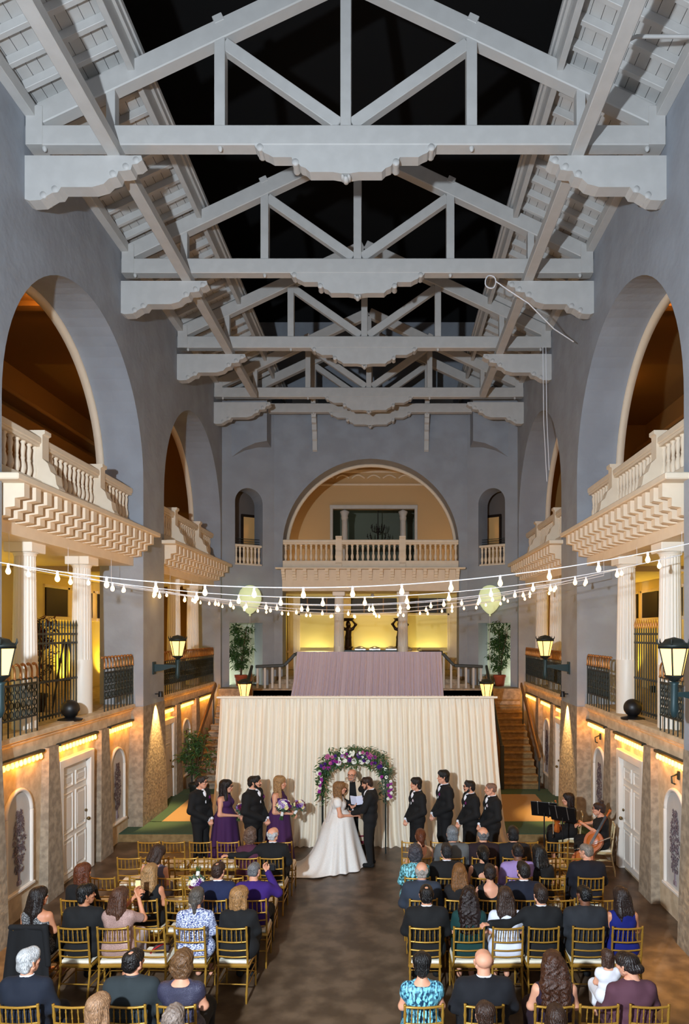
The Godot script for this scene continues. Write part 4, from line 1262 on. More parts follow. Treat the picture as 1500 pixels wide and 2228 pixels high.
func fittings() -> void:
	# lanterns on arms, one on every pier, and the little spots that graze the piers
	for s in [-1.0, 1.0]:
		var side := "left" if s < 0 else "right"
		for d in [9.0, 16.5]:
			var where := "nearer" if d < 10 else "farther"
			var o := thing("wall_lantern", "lit lantern on a dark bracket on the %s %s pier" % [where, side], "lantern", W(s, 4.4, 3.78, d), 0.0, "lanterns on the piers")
			part(o, "arm", Geo.new().extrude(PackedVector2Array([Vector2(-0.02, 0.04), Vector2(0.56, 0.06), Vector2(0.56, -0.12), Vector2(0.4, -0.1), Vector2(0.1, -0.02), Vector2(-0.02, -0.02)]), 0.07, Transform3D(Basis(Vector3(s, 0, 0), Vector3.UP, Vector3(0, 0, s)), Vector3.ZERO)), M.teal_iron)
			part(o, "wall_plate", boxm(0.03, 0.3, 0.2, 0.01), M.teal_iron, at(s * 0.56, -0.03, 0))
			part(o, "stem", shared("lantern stem", func(): return Geo.new().lathe([[0, -0.3], [0.03, -0.28], [0.06, -0.2], [0.05, -0.1], [0.05, 0.14], [0.07, 0.17], [0, 0.18]], 12)), M.teal_iron)
			lantern(o, 0.2)
			var sp := thing("grazing_spot", "small black spotlight shining down the %s %s pier" % [where, side], "spotlight", W(s, 4.84, 3.1, d + 0.1))
			part(sp, "arm", Geo.new().tube([Vector3(s * 0.2, 0.02, 0), Vector3(0, 0.02, 0)], 0.014, 6), M.black_plastic)
			part(sp, "can", Geo.new().lathe([[0, 0.08], [0.05, 0.08], [0.06, -0.05], [0.05, -0.05], [0.045, -0.01], [0, -0.01]], 14), M.black_plastic)
			part(sp, "lens", Geo.new().ball(Vector3(0, -0.02, 0), Vector3(0.04, 0.015, 0.04)), M.lamp_core)
			spot(Vector3(0, -0.06, 0), Vector3(s * 0.06, -1.0, 0), Color(1.0, 0.8, 0.5), 18.0, 28, 0.02, 0.7, sp)
			# the battered stone foot of the pier
			var pb := thing("pier_base", "tapering stone base of the %s %s pier" % [where, side], "pier base", W(s, 5.47, 0, d + (0.3 if d < 10 else 0.03)), 0.0, "stone bases of the piers")
			var fr := []
			for y in [[0.0, 0.16], [2.9, 0.02], [2.9, -0.3]]:
				var hx: float = 0.5 + y[1] * 0.25
				var hz: float = 0.72 + y[1]
				fr.append(PackedVector3Array([Vector3(-hx, y[0], -hz), Vector3(-hx, y[0], hz), Vector3(-hx, y[0], hz), Vector3(hx, y[0], hz), Vector3(hx, y[0], hz), Vector3(hx, y[0], -hz), Vector3(hx, y[0], -hz), Vector3(-hx, y[0], -hz)]))
			part(pb, "stone", Geo.new().grid(fr, true), M.stone)
	# festoon lights across the hall
	var names := ["first from the camera", "second from the camera", "third from the camera", "fourth from the camera", "fifth from the camera", "sixth from the camera", "seventh, farthest from the camera"]
	var bulb := shared("festoon bulb", func(): return Geo.new().lathe([[0, -0.135], [0.016, -0.13], [0.029, -0.11], [0.031, -0.09], [0.022, -0.065], [0.015, -0.045], [0, -0.045]], 12))
	var sock := shared("festoon socket", func(): return Geo.new().lathe([[0, -0.05], [0.016, -0.05], [0.018, -0.02], [0.012, 0.008], [0, 0.01]], 8))
	for k in 7:
		var d := 8.7 + 1.95 * k
		var pier := k == 0 or k == 4
		var a := W(-1, 4.97 if pier else 5.2, 5.62 + 0.03 * (k % 3), d)
		var b := W(1, 4.97 if pier else 5.2, 5.84 - 0.04 * (k % 2), d)
		var sag := (a.y + b.y) / 2 - 5.17 + 0.03 * (k % 3)
		var o := thing("festoon_string", "string of warm festoon bulbs across the hall, " + names[k], "string lights", (a + b) / 2, 0.0, "festoon strings across the hall")
		var f := func(t: float) -> Vector3: return (a.lerp(b, t) - (a + b) / 2) - Vector3(0, sag * 4.0 * t * (1.0 - t), 0)
		var pts := []
		for q in 41:
			pts.append(f.call(q / 40.0))
		part(o, "cable", Geo.new().tube(pts, 0.007, 5), M.cable)
		if not pier:
			for q in [a, b]:
				part(o, "hanger", Geo.new().tube([q - o.position, Vector3(q.x, 6.16, q.z) - o.position], 0.004, 4), M.cable)
		var m := 16
		for q in m:
			var t := (q + 0.35 + 0.3 * fmod(k * 0.37, 1.0)) / m
			var p: Vector3 = f.call(t)
			part(part(o, "socket", sock, M.cable, at(p.x, p.y, p.z)), "bulb", bulb, M.bulb)
			if q % 2 == 0:
				omni(p + Vector3(0, -0.09, 0), Color(1.0, 0.76, 0.46), 0.12, 0.03, o)
	# cords in the roof
	var cd := thing("hanging_cord", "thin white cord hanging from the third truss by the right wall", "cord", Vector3(4.05, 8.6, -18.3))
	part(cd, "cord", Geo.new().tube([Vector3(0.1, 0, 0.02), Vector3(0.02, 1.6, 0), Vector3(0, 3.6, 0)], 0.012, 5), M.cable)
	part(cd, "cord", Geo.new().tube([Vector3(0.16, 0.3, 0.02), Vector3(0.1, 1.8, 0), Vector3(0.08, 3.6, 0)], 0.012, 5), M.cable)
	var cl := thing("cable_coil", "coiled white cable hung from the second truss on the right", "cable", Vector3(2.1, 11.95, -14.46))
	var ring := []
	for k in 31:
		ring.append(Vector3(cos(k * 0.42) * 0.11, 0.0 + sin(k * 0.42) * 0.14, 0.02 * sin(k * 1.3)))
	ring.append_array([Vector3(0.3, -0.12, 0), Vector3(0.8, -0.45, 0.0), Vector3(1.4, -0.85, -0.3), Vector3(1.9, -1.0, -0.6)])
	part(cl, "loop", Geo.new().tube(ring, 0.014, 5), M.cable)
	var sl := thing("flash_stand", "photographer's flash on a stand behind the camera", "flash", Vector3(-2.2, 0, 0.42))
	part(sl, "stand", Geo.new().tube([Vector3(0, 0, 0), Vector3(0, 5.3, 0)], 0.02, 8), M.black_plastic)
	part(sl, "head", boxm(0.2, 0.3, 0.12, 0.02), M.black_plastic, at(0, 5.5, 0.02))
	part(sl, "lens", boxm(0.16, 0.22, 0.02, 0.005), glow(Color.WHITE, 4.0), at(0, 5.5, -0.06))
	# small things along the walls
	for q in [[14.97, "beyond the near right door"], [10.9, "nearest the camera"]]:
		var hk := thing("wall_hook", "small dark iron hook high on the right lower wall, " + q[1], "hook", W(1, 5.2, 2.32, q[0]))
		part(hk, "plate", boxm(0.03, 0.14, 0.06, 0.008), M.iron, at(0.05, 0.02, 0))
		part(hk, "hook", Geo.new().tube([Vector3(0.03, 0.04, 0), Vector3(-0.06, 0.0, 0), Vector3(-0.05, -0.1, 0), Vector3(0.0, -0.12, 0)], 0.014, 6), M.iron)
	var cdt := thing("conduit", "thin white pipe crossing the right eave near the camera", "pipe", Vector3(3.15, 12.38, -9.0))
	part(cdt, "pipe", Geo.new().tube([Vector3(-0.05, -0.05, 0), Vector3(0.06, 0, 0), Vector3(1.3, 0, 0)], 0.024, 8), M.white)
	var fp := thing("potted_plant", "leafy plant in a dark tub at the foot of the left stairs", "plant", Vector3(-5.2, 0.18, -18.5))
	plant(fp, 1.75, 540, 21)
	for q in fp.get_children():
		if q.name == "pot":
			q.material_override = M.iron
	var fa := thing("floral_urn", "dark red floral arrangement in an urn inside the near left gallery", "flowers", Vector3(-7.35, GALLERY, -14.3))
	plant(fa, 1.95, 600, 22)
	for q in fa.get_children():
		if q.name == "pot":
			q.material_override = M.bronze
		if q.name == "foliage":
			q.material_override = mat(rgb8(74, 26, 34), 0.7)
	var ea := thing("easel", "thin dark wooden easel inside the near left gallery", "easel", Vector3(-7.15, GALLERY, -15.2), 0.5)
	for q in [-0.28, 0.28]:
		part(ea, "leg", Geo.new().bar(Vector3(q, 0, 0.1), Vector3(q * 0.15, 1.5, -0.05), 0.04, 0.03, 0.004), M.bronze)
	part(ea, "leg", Geo.new().bar(Vector3(0, 0, -0.5), Vector3(0, 1.4, -0.08), 0.04, 0.03, 0.004), M.bronze)
	part(ea, "ledge", boxm(0.6, 0.03, 0.06, 0.004), M.bronze, at(0, 0.6, 0.06))
	var gl := thing("globe_lamp", "amber globe lamp hanging inside the far right gallery", "lamp", Vector3(5.42, 5.9, -22.6))
	part(gl, "globe", Geo.new().ball(Vector3.ZERO, Vector3.ONE * 0.2, 18, 12), glow(Color(1.0, 0.72, 0.34), 0.7))
	part(gl, "rod", Geo.new().tube([Vector3(0, 0.19, 0), Vector3(0, 0.26, 0)], 0.012, 6), M.brass)
	omni(Vector3.ZERO, Color(1.0, 0.72, 0.34), 0.5, 0.1, gl)
	# curtains
	var cu := thing("curtain_backdrop", "long cream pleated backdrop curtain behind the wedding party", "curtain", Vector3(C, 0, -14.85))
	drape(cu, 9, -2.98, 2.93, -3.3, 3.3, 3.2, 0.0, M.curtain, 0.045, 0.16, 3)
	part(cu, "rod", Geo.new().tube([Vector3(-3.05, 3.2, 0), Vector3(3.0, 3.2, 0)], 0.025, 8), M.curtain)
	for x in [-2.95, 0.0, 2.9]:
		part(cu, "stand", Geo.new().tube([Vector3(x, 0.02, -0.12), Vector3(x, 3.16, -0.12)], 0.02, 8), M.iron)
	var li := thing("lilac_drape", "pale lilac pleated drape hung on the landing railing", "drape", Vector3(C, LAND - 0.4, -22.45))
	drape(li, 6, -2.35, 2.36, -2.75, 2.5, 1.58, -0.3, M.lilac, 0.028, 0.1, 5)


func drape(o: Node3D, panels: int, x0: float, x1: float, b0: float, b1: float, h: float, foot: float, m: Material, amp: float, wl: float, sd: int) -> void:
	var r := RandomNumberGenerator.new()
	r.seed = sd
	for k in panels:
		var rows := []
		var ph := r.randf() * TAU
		var cols := 56
		for a in 15:
			var v := a / 14.0
			var row := PackedVector3Array()
			for b in cols + 1:
				var u := (k + float(b) / cols) / panels
				var top := lerpf(x0, x1, u)
				var x := lerpf(lerpf(b0, b1, u), top, sqrt(v))
				var ub := float(b) / cols
				var edge := minf(1.0, minf(ub, 1.0 - ub) * 10.0)
				var fold := sin(top / wl * TAU + ph + 0.8 * sin(top * 5.3)) + 0.6 * sin(top / wl * TAU * 0.41 + ph * 2.0)
				if v > 0.985:
					fold = sin(top / wl * TAU * 2.3 + ph)
				row.push_back(Vector3(x, foot + (h - foot) * v + (0.03 if v > 0.985 else 0.0), amp * fold * edge * (0.75 + 0.5 * (1.0 - v)) - 0.02 + (1.0 - v) * (1.0 - v) * 0.1 + (1.0 - edge) * -amp * 0.9))
			rows.append(row)
		part(o, "panel", Geo.new().grid(rows, false, false), m)


# --- people: joints of each pose (facing -z, feet at y 0), then skin and clothes as smooth fields
func joints(pose: String) -> Dictionary:
	var f := pose.ends_with("_f")
	var j := {}
	if pose.begins_with("seat"):
		var y := 1.05 if f else 1.08
		j = {"pel": Vector3(0, 0.6, 0.08), "nk": Vector3(0, y, 0.07), "hd": Vector3(0, y + 0.165, 0.03)}
		for s in [-1.0, 1.0]:
			var n := "l" if s < 0 else "r"
			j["s" + n] = Vector3(s * (0.155 if f else 0.19), y - 0.055, 0.08)
			j["e" + n] = Vector3(s * (0.2 if f else 0.25), 0.79, 0.03)
			j["w" + n] = Vector3(s * 0.09, 0.68, -0.22)
			j["h" + n] = Vector3(s * 0.09, 0.57, 0.04)
			j["k" + n] = Vector3(s * (0.1 if f else 0.14), 0.55, -0.38)
			j["a" + n] = Vector3(s * (0.08 if f else 0.14), 0.1, -0.36)
		for n in j.keys():
			j[n] -= Vector3(0, 0, 0.05)
	else:
		var y := 1.385 if f else 1.47
		j = {"pel": Vector3(0, 0.93 if f else 0.96, 0.0), "nk": Vector3(0, y, 0.02), "hd": Vector3(0, y + 0.165, -0.015)}
		for s in [-1.0, 1.0]:
			var n := "l" if s < 0 else "r"
			j["s" + n] = Vector3(s * (0.155 if f else 0.195), y - 0.06, 0.02)
			j["e" + n] = Vector3(s * (0.21 if f else 0.265), y - 0.33, 0.02)
			j["w" + n] = Vector3(s * 0.045, 0.95, -0.22)
			j["h" + n] = Vector3(s * 0.09, 0.92, 0)
			j["k" + n] = Vector3(s * 0.1, 0.5, -0.02)
			j["a" + n] = Vector3(s * 0.11, 0.09, 0.02)
	match pose:
		"seat_arm_m":
			j.el = Vector3(-0.46, 0.93, 0.12)
			j.wl = Vector3(-0.68, 0.96, 0.2)
		"seat_phone_f":
			j.er = Vector3(0.27, 0.9, -0.12)
			j.wr = Vector3(0.16, 1.14, -0.22)
			j.el = Vector3(-0.14, 0.88, -0.2)
			j.wl = Vector3(0.1, 1.13, -0.25)
		"seat_camera_m":
			j.er = Vector3(0.33, 0.92, -0.06)
			j.wr = Vector3(0.17, 1.19, -0.13)
		"seat_play_f":
			j.er = Vector3(0.3, 0.86, -0.1)
			j.wr = Vector3(0.16, 0.86, -0.32)
			j.el = Vector3(-0.26, 0.86, -0.1)
			j.wl = Vector3(-0.1, 0.95, -0.3)
			j.kl = Vector3(-0.22, 0.53, -0.34)
			j.kr = Vector3(0.22, 0.53, -0.34)
			j.al = Vector3(-0.22, 0.1, -0.3)
			j.ar = Vector3(0.22, 0.1, -0.3)
		"stand_hold_m":
			j.el = Vector3(-0.25, 1.16, -0.1)
			j.wl = Vector3(-0.1, 1.05, -0.34)
			j.er = Vector3(0.25, 1.16, -0.1)
			j.wr = Vector3(0.08, 1.05, -0.34)
			j.hd += Vector3(0, -0.01, -0.04)
		"stand_hold_f":
			j.el = Vector3(-0.23, 1.06, -0.03)
			j.wl = Vector3(-0.08, 1.02, -0.28)
			j.er = Vector3(0.23, 1.06, -0.03)
			j.wr = Vector3(0.08, 1.02, -0.28)
		"stand_book_m":
			j.el = Vector3(-0.27, 1.16, -0.06)
			j.wl = Vector3(-0.06, 1.16, -0.34)
			j.er = Vector3(0.27, 1.16, -0.06)
			j.wr = Vector3(0.1, 1.14, -0.34)
		"stand_bouquet_f":
			j.wl = Vector3(-0.05, 1.0, -0.27)
			j.wr = Vector3(0.05, 1.0, -0.27)
			j.el = Vector3(-0.22, 1.05, 0.0)
			j.er = Vector3(0.22, 1.05, 0.0)
	return j


func torso(j: Dictionary, f: bool, e: float, wide := 0.0, from := 0.0) -> Array:
	var lat: Vector3 = (j.sr - j.sl).normalized()
	var p := []
	var hw := 0.085 if f else 0.08
	for q in [[0.0, hw + wide, 0.118], [0.36, (0.05 if f else 0.075) + wide, 0.098 if f else 0.11], [0.7, (0.065 if f else 0.095) + wide * 0.6, 0.1 if f else 0.118]]:
		if q[0] < from:
			continue
		var c: Vector3 = (j.pel as Vector3).lerp(j.nk, q[0])
		p.append([c - lat * q[1], c + lat * q[1], q[2] + e + wide * 0.3, q[2] + e + wide * 0.3])
	p.append([(j.pel as Vector3).lerp(j.nk, from + (0.1 if from > 0.0 else 0.0)), (j.pel as Vector3).lerp(j.nk, 0.85), 0.1 + e, 0.085 + e])
	var sm: Vector3 = (j.sl + j.sr) * 0.5
	for n in ["sl", "sr"]:
		p.append([sm, sm.lerp(j[n], 0.86), 0.08 + e, (0.05 if f else 0.06) + e])
	if f:
		var c: Vector3 = (j.pel as Vector3).lerp(j.nk, 0.66)
		for s in [-1.0, 1.0]:
			p.append([c + lat * s * 0.065 + Vector3(0, 0, -0.07), c + lat * s * 0.065 + Vector3(0, 0, -0.08), 0.055 + e, 0.055 + e])
	return p


func arm(j: Dictionary, n: String, f: bool, e: float, t := 1.0) -> Array:
	var s: Vector3 = j["s" + n]
	var el: Vector3 = j["e" + n]
	var w: Vector3 = j["w" + n]
	var r := [0.044, 0.036, 0.034, 0.024] if f else [0.052, 0.044, 0.042, 0.03]
	var p := []
	if t <= 0.5:
		return [[s, s.lerp(el, t * 2.0), r[0] + e, lerpf(r[0], r[1], t * 2.0) + e]]
	p.append([s, el, r[0] + e, r[1] + e])
	p.append([el, el.lerp(w, t * 2.0 - 1.0), r[2] + e, lerpf(r[2], r[3], t * 2.0 - 1.0) + e])
	return p


func legs(j: Dictionary, f: bool, e: float, feet := true) -> Array:
	var p := []
	for n in ["l", "r"]:
		p.append([j["h" + n], j["k" + n], 0.088 + e, 0.06 + e])
		p.append([j["k" + n], j["a" + n], 0.056 + e, 0.038 + e])
		if feet:
			p.append([j["a" + n] + Vector3(0, -0.05, 0.03), j["a" + n] + Vector3(0, -0.055, -0.14), 0.036, 0.03])
	return p


func clothes(j: Dictionary, f: bool, kind: String) -> Array:
	var p := []
	var nk: Vector3 = j.nk
	match kind:
		"jacket":
			p = torso(j, f, 0.024, 0.012 if j.pel.y < 0.8 else 0.0) + arm(j, "l", f, 0.02, 0.97) + arm(j, "r", f, 0.02, 0.97)
			var d: Vector3 = (j.kl + j.kr) * 0.5 - j.pel
			if absf(d.z) < 0.1:
				p.append([j.pel + Vector3(-0.07, -0.14, 0), j.pel + Vector3(0.07, -0.14, 0), 0.118, 0.118])
			p.append([nk + Vector3(-0.068, -0.01, 0.0), nk + Vector3(0, 0.018, 0.05), 0.022, 0.022])
			p.append([nk + Vector3(0.068, -0.01, 0.0), nk + Vector3(0, 0.018, 0.05), 0.022, 0.022])
		"shirt":
			p = torso(j, f, 0.018, 0.008) + arm(j, "l", f, 0.016, 0.97) + arm(j, "r", f, 0.016, 0.97)
			p.append([nk + Vector3(-0.06, -0.01, 0.0), nk + Vector3(0, 0.012, 0.045), 0.02, 0.02])
			p.append([nk + Vector3(0.06, -0.01, 0.0), nk + Vector3(0, 0.012, 0.045), 0.02, 0.02])
		"short":
			p = torso(j, f, 0.016, 0.008) + arm(j, "l", f, 0.018, 0.36) + arm(j, "r", f, 0.018, 0.36)
			p.append([nk + Vector3(0, 0.05, -0.03), nk + Vector3(0, 0.05, 0.02), 0.06, 0.06, 1])
		"cap":
			p = torso(j, f, 0.016, 0.004, 0.3 if j.pel.y > 0.8 else 0.0) + arm(j, "l", f, 0.02, 0.12) + arm(j, "r", f, 0.02, 0.12)
			p.append([nk + Vector3(-0.04, 0.06, 0.05), nk + Vector3(0.04, 0.06, 0.05), 0.07, 0.07, 1])
		"sleeveless":
			p = torso(j, f, 0.015)
			p.append([nk + Vector3(0, 0.05, -0.05), nk + Vector3(0, 0.04, 0.05), 0.075, 0.075, 1])
			for s in [-1.0, 1.0]:
				p.append([Vector3(s * 0.235, nk.y - 0.06, 0.08), Vector3(s * 0.235, nk.y + 0.06, 0.08), 0.085, 0.085, 1])
		"lowback":
			p = torso(j, f, 0.015)
			p.append([nk + Vector3(0, -0.03, 0.13), nk + Vector3(0, 0.05, 0.1), 0.11, 0.13, 1])
		"keyhole":
			p = torso(j, f, 0.015)
			p.append([nk + Vector3(0.03, -0.14, 0.13), nk + Vector3(-0.02, -0.14, 0.13), 0.07, 0.07, 1])
			for s in [-1.0, 1.0]:
				p.append([Vector3(s * 0.235, nk.y - 0.06, 0.08), Vector3(s * 0.235, nk.y + 0.06, 0.08), 0.085, 0.085, 1])
		"oneshoulder":
			p = torso(j, f, 0.015, 0.0, 0.3 if j.pel.y > 0.8 else 0.0)
			p.append([nk + Vector3(0.13, 0.04, -0.1), nk + Vector3(0.16, 0.0, 0.14), 0.12, 0.12, 1])
			p.append([nk + Vector3(0.0, 0.1, 0.0), nk + Vector3(0.05, 0.06, 0.0), 0.1, 0.1, 1])
		"robe":
			p = torso(j, f, 0.026, 0.02) + arm(j, "l", f, 0.035, 0.95) + arm(j, "r", f, 0.035, 0.95)
			p.append([Vector3(-0.03, 1.1, 0), Vector3(-0.09, 0.12, 0), 0.17, 0.2])
			p.append([Vector3(0.03, 1.1, 0), Vector3(0.09, 0.12, 0), 0.17, 0.2])
		"trousers":
			p = legs(j, f, 0.02, false)
			p.append([j.pel - Vector3(0.07, 0.02, 0), j.pel + Vector3(0.07, -0.02, 0), 0.125, 0.125])
		"skirt":
			p = [[j.hl, j.kl, 0.125, 0.1], [j.hr, j.kr, 0.125, 0.1], [(j.hl + j.hr) * 0.5, (j.kl + j.kr) * 0.5, 0.11, 0.1], [j.kl, (j.kl as Vector3).lerp(j.al, 0.6), 0.1, 0.1], [j.kr, (j.kr as Vector3).lerp(j.ar, 0.6), 0.1, 0.1]]
		"shoes":
			for n in ["l", "r"]:
				p.append([j["a" + n] + Vector3(0, -0.045, 0.03), j["a" + n] + Vector3(0, -0.05, -0.16), 0.046, 0.04])
	return p


func hand_prims(side: float, curl: float) -> Array:
	var p := []
	var l := [0.062, 0.074, 0.07, 0.054]
	for k in 4:
		var x := side * (-0.03 + 0.02 * k)
		var b := Vector3(x, 0.0, -0.088)
		p.append([Vector3(x * 0.55, 0, -0.005), b, 0.014, 0.011])
		var a1 := curl * 0.8
		var m: Vector3 = b + Vector3(0, -sin(a1), -cos(a1)) * l[k] * 0.55
		var a2 := curl * 1.9
		var t: Vector3 = m + Vector3(0, -sin(a2), -cos(a2)) * l[k] * 0.5
		p.append([b, m, 0.0095, 0.009])
		p.append([m, t, 0.009, 0.007])
	p.append([Vector3(side * -0.015, -0.004, -0.025), Vector3(side * -0.05, -0.012, -0.055), 0.014, 0.0105])
	p.append([Vector3(side * -0.05, -0.012, -0.055), Vector3(side * -0.05, -0.03, -0.09), 0.0105, 0.008])
	return p


func head_geo(f: bool) -> Geo:
	var p := [[Vector3(0, 0.03, 0.026), Vector3(0, 0.034, -0.022), 0.078, 0.074], [Vector3(0, 0.0, -0.042), Vector3(0, -0.07, -0.05), 0.057, 0.044 if f else 0.047],
		[Vector3(0, -0.096, -0.064), Vector3(0, -0.096, -0.06), 0.022, 0.022], [Vector3(0, 0.012, -0.09), Vector3(0, -0.026, -0.112), 0.008, 0.013],
		[Vector3(0, -0.06, 0.012), Vector3(0, -0.185, 0.035), 0.046 if f else 0.056, 0.05 if f else 0.062]]
	for s in [-1.0, 1.0]:
		p.append([Vector3(s * 0.05, -0.055, -0.012), Vector3(s * 0.02, -0.096, -0.054), 0.026, 0.02])
		p.append([Vector3(s * 0.018, 0.03, -0.088), Vector3(s * 0.042, 0.028, -0.076), 0.012, 0.011])
		p.append([Vector3(s * 0.04, -0.018, -0.074), Vector3(s * 0.045, -0.02, -0.068), 0.019, 0.017])
		p.append([Vector3(s * 0.079, 0.012, 0.008), Vector3(s * 0.077, -0.03, 0.0), 0.015, 0.01])
		p.append([Vector3(s * 0.0, -0.056, -0.094), Vector3(s * 0.018, -0.057, -0.088), 0.0075, 0.006])
		p.append([Vector3(s * 0.0, -0.069, -0.093), Vector3(s * 0.015, -0.068, -0.088), 0.008, 0.006])
	var g := sdf(p, 0.0065, 0.014)
	for v in g.v:
		var col := Color.WHITE
		var ax := absf(v.x)
		if v.z < -0.06:
			if ax < 0.028 and v.y < -0.05 and v.y > -0.076 and v.z < -0.088:
				col = Color(0.8, 0.45, 0.45) if f else Color(0.86, 0.62, 0.6)
			elif ax > 0.016 and ax < 0.048 and absf(v.y - 0.03) < 0.006:
				col = Color(0.35, 0.28, 0.24)
			elif absf(ax - 0.031) < 0.013 and absf(v.y - 0.008) < 0.007:
				col = Color(0.1, 0.08, 0.07) if absf(ax - 0.031) < 0.006 else Color(1.3, 1.3, 1.3)
			elif ax > 0.02 and ax < 0.05 and v.y < -0.01 and v.y > -0.04:
				col = Color(1.0, 0.9, 0.88)
		g.c.push_back(col)
	return g


func hair_prims(style: String) -> Array:
	var face := [Vector3(0, -0.03, -0.135), Vector3(0, -0.005, -0.12), 0.085, 0.075, 1]
	var cap := [[Vector3(0, 0.038, 0.032), Vector3(0, 0.046, -0.026), 0.084, 0.078], [Vector3(-0.03, -0.02, 0.06), Vector3(0.03, -0.02, 0.06), 0.048, 0.048]]
	for s in [-1.0, 1.0]:
		cap.append([Vector3(s * 0.066, 0.02, 0.0), Vector3(s * 0.066, -0.012, 0.012), 0.024, 0.02])
	match style:
		"short":
			return cap + [[Vector3(-0.02, -0.055, 0.062), Vector3(0.02, -0.055, 0.062), 0.034, 0.034], [Vector3(-0.03, 0.1, -0.06), Vector3(0.03, 0.105, -0.05), 0.022, 0.022], face]
		"full":
			return cap + [[Vector3(0, 0.06, 0.03), Vector3(0, 0.07, -0.04), 0.085, 0.07], [Vector3(-0.04, -0.055, 0.06), Vector3(0.04, -0.055, 0.06), 0.04, 0.04], face]
		"crop":
			return [[Vector3(0, 0.034, 0.03), Vector3(0, 0.04, -0.022), 0.081, 0.076], [Vector3(-0.03, -0.02, 0.058), Vector3(0.03, -0.02, 0.058), 0.042, 0.042], face]
		"balding":
			var p := []
			var q := [Vector3(-0.068, 0.0, 0.005), Vector3(-0.058, 0.0, 0.058), Vector3(0, 0.0, 0.084), Vector3(0.058, 0.0, 0.058), Vector3(0.068, 0.0, 0.005)]
			for k in 4:
				p.append([q[k], q[k + 1], 0.026, 0.026])
				p.append([q[k] + Vector3(0, 0.03, 0), q[k + 1] + Vector3(0, 0.03, 0), 0.02, 0.02])
			p.append([Vector3(-0.03, -0.05, 0.06), Vector3(0.03, -0.05, 0.06), 0.034, 0.034])
			return p
		"patch":
			return cap + [[Vector3(-0.02, -0.055, 0.062), Vector3(0.02, -0.055, 0.062), 0.034, 0.034], face, [Vector3(0, 0.15, 0.055), Vector3(0, 0.15, 0.04), 0.052, 0.05, 1]]
		"bob":
			var p := cap + [[Vector3(0, 0.05, 0.03), Vector3(0, 0.055, -0.02), 0.095, 0.088], [Vector3(-0.03, 0.0, 0.06), Vector3(-0.035, -0.11, 0.07), 0.06, 0.05], [Vector3(0.03, 0.0, 0.06), Vector3(0.035, -0.11, 0.07), 0.06, 0.05]]
			for s in [-1.0, 1.0]:
				p.append([Vector3(s * 0.07, 0.02, 0.0), Vector3(s * 0.08, -0.11, 0.01), 0.036, 0.042])
			return p + [face]
		"curlshort":
			return cap + [[Vector3(0, 0.05, 0.03), Vector3(0, 0.06, -0.03), 0.1, 0.09], [Vector3(-0.05, -0.02, 0.05), Vector3(0.05, -0.02, 0.05), 0.06, 0.06], [Vector3(-0.03, -0.07, 0.06), Vector3(0.03, -0.07, 0.06), 0.045, 0.045], face]
		"long", "verylong", "wavy":
			var low := {"long": -0.32, "verylong": -0.46, "wavy": -0.42}[style] as float
			var w := 0.02 if style == "wavy" else 0.0
			var p := cap + [[Vector3(0, 0.045, 0.03), Vector3(0, 0.05, -0.022), 0.09, 0.084]]
			for x in [-0.06, -0.02, 0.02, 0.06]:
				p.append([Vector3(x, 0.0, 0.06), Vector3(x * 1.25, -0.16, 0.1), 0.05 + w * 0.5, 0.045 + w])
				p.append([Vector3(x * 1.25, -0.16, 0.1), Vector3(x * (1.0 + w * 20), low + absf(x) * 0.8, 0.125), 0.045 + w, 0.024 + w])
			for s in [-1.0, 1.0]:
				p.append([Vector3(s * 0.072, 0.02, 0.0), Vector3(s * 0.085, -0.14, 0.05), 0.03, 0.04])
			return p + [face]
		"frontlong":
			var p := hair_prims("bob").slice(0, -1)
			for s in [-1.0, 1.0]:
				p.append([Vector3(s * 0.08, -0.05, 0.0), Vector3(s * 0.11, -0.24, -0.03), 0.036, 0.03])
				p.append([Vector3(s * 0.05, -0.05, 0.06), Vector3(s * 0.08, -0.26, 0.07), 0.05, 0.035])
			return p + [face]
		"ponytail":
			return cap + [[Vector3(0, 0.0, 0.1), Vector3(0, -0.03, 0.118), 0.024, 0.03], [Vector3(0, -0.03, 0.118), Vector3(0.01, -0.19, 0.13), 0.03, 0.014], face]
		"bun":
			return cap + [[Vector3(0, -0.02, 0.1), Vector3(0, -0.02, 0.108), 0.046, 0.044], face]
		"topbun":
			return cap + [[Vector3(0, 0.13, 0.045), Vector3(0, 0.14, 0.05), 0.036, 0.034], face]
		"updo":
			return cap + [[Vector3(0, 0.03, 0.09), Vector3(0.01, -0.03, 0.108), 0.06, 0.052], [Vector3(0.02, -0.06, 0.1), Vector3(0.04, -0.13, 0.105), 0.036, 0.024], face]
		"pixie":
			return cap + [[Vector3(-0.015, -0.06, 0.06), Vector3(0.015, -0.06, 0.06), 0.04, 0.04], [Vector3(0, -0.08, 0.064), Vector3(0, -0.115, 0.062), 0.03, 0.012], [Vector3(-0.03, 0.07, 0.04), Vector3(0.03, 0.07, 0.04), 0.068, 0.068], face]
		"beard":
			var p := [[Vector3(0, -0.1, -0.062), Vector3(0, -0.108, -0.06), 0.03, 0.027]]
			for s in [-1.0, 1.0]:
				p.append([Vector3(s * 0.066, -0.02, -0.006), Vector3(s * 0.052, -0.066, -0.022), 0.014, 0.022])
				p.append([Vector3(s * 0.05, -0.066, -0.024), Vector3(s * 0.018, -0.1, -0.062), 0.024, 0.024])
				p.append([Vector3(s * 0.006, -0.043, -0.1), Vector3(s * 0.03, -0.058, -0.086), 0.009, 0.01])
			return p
	return cap


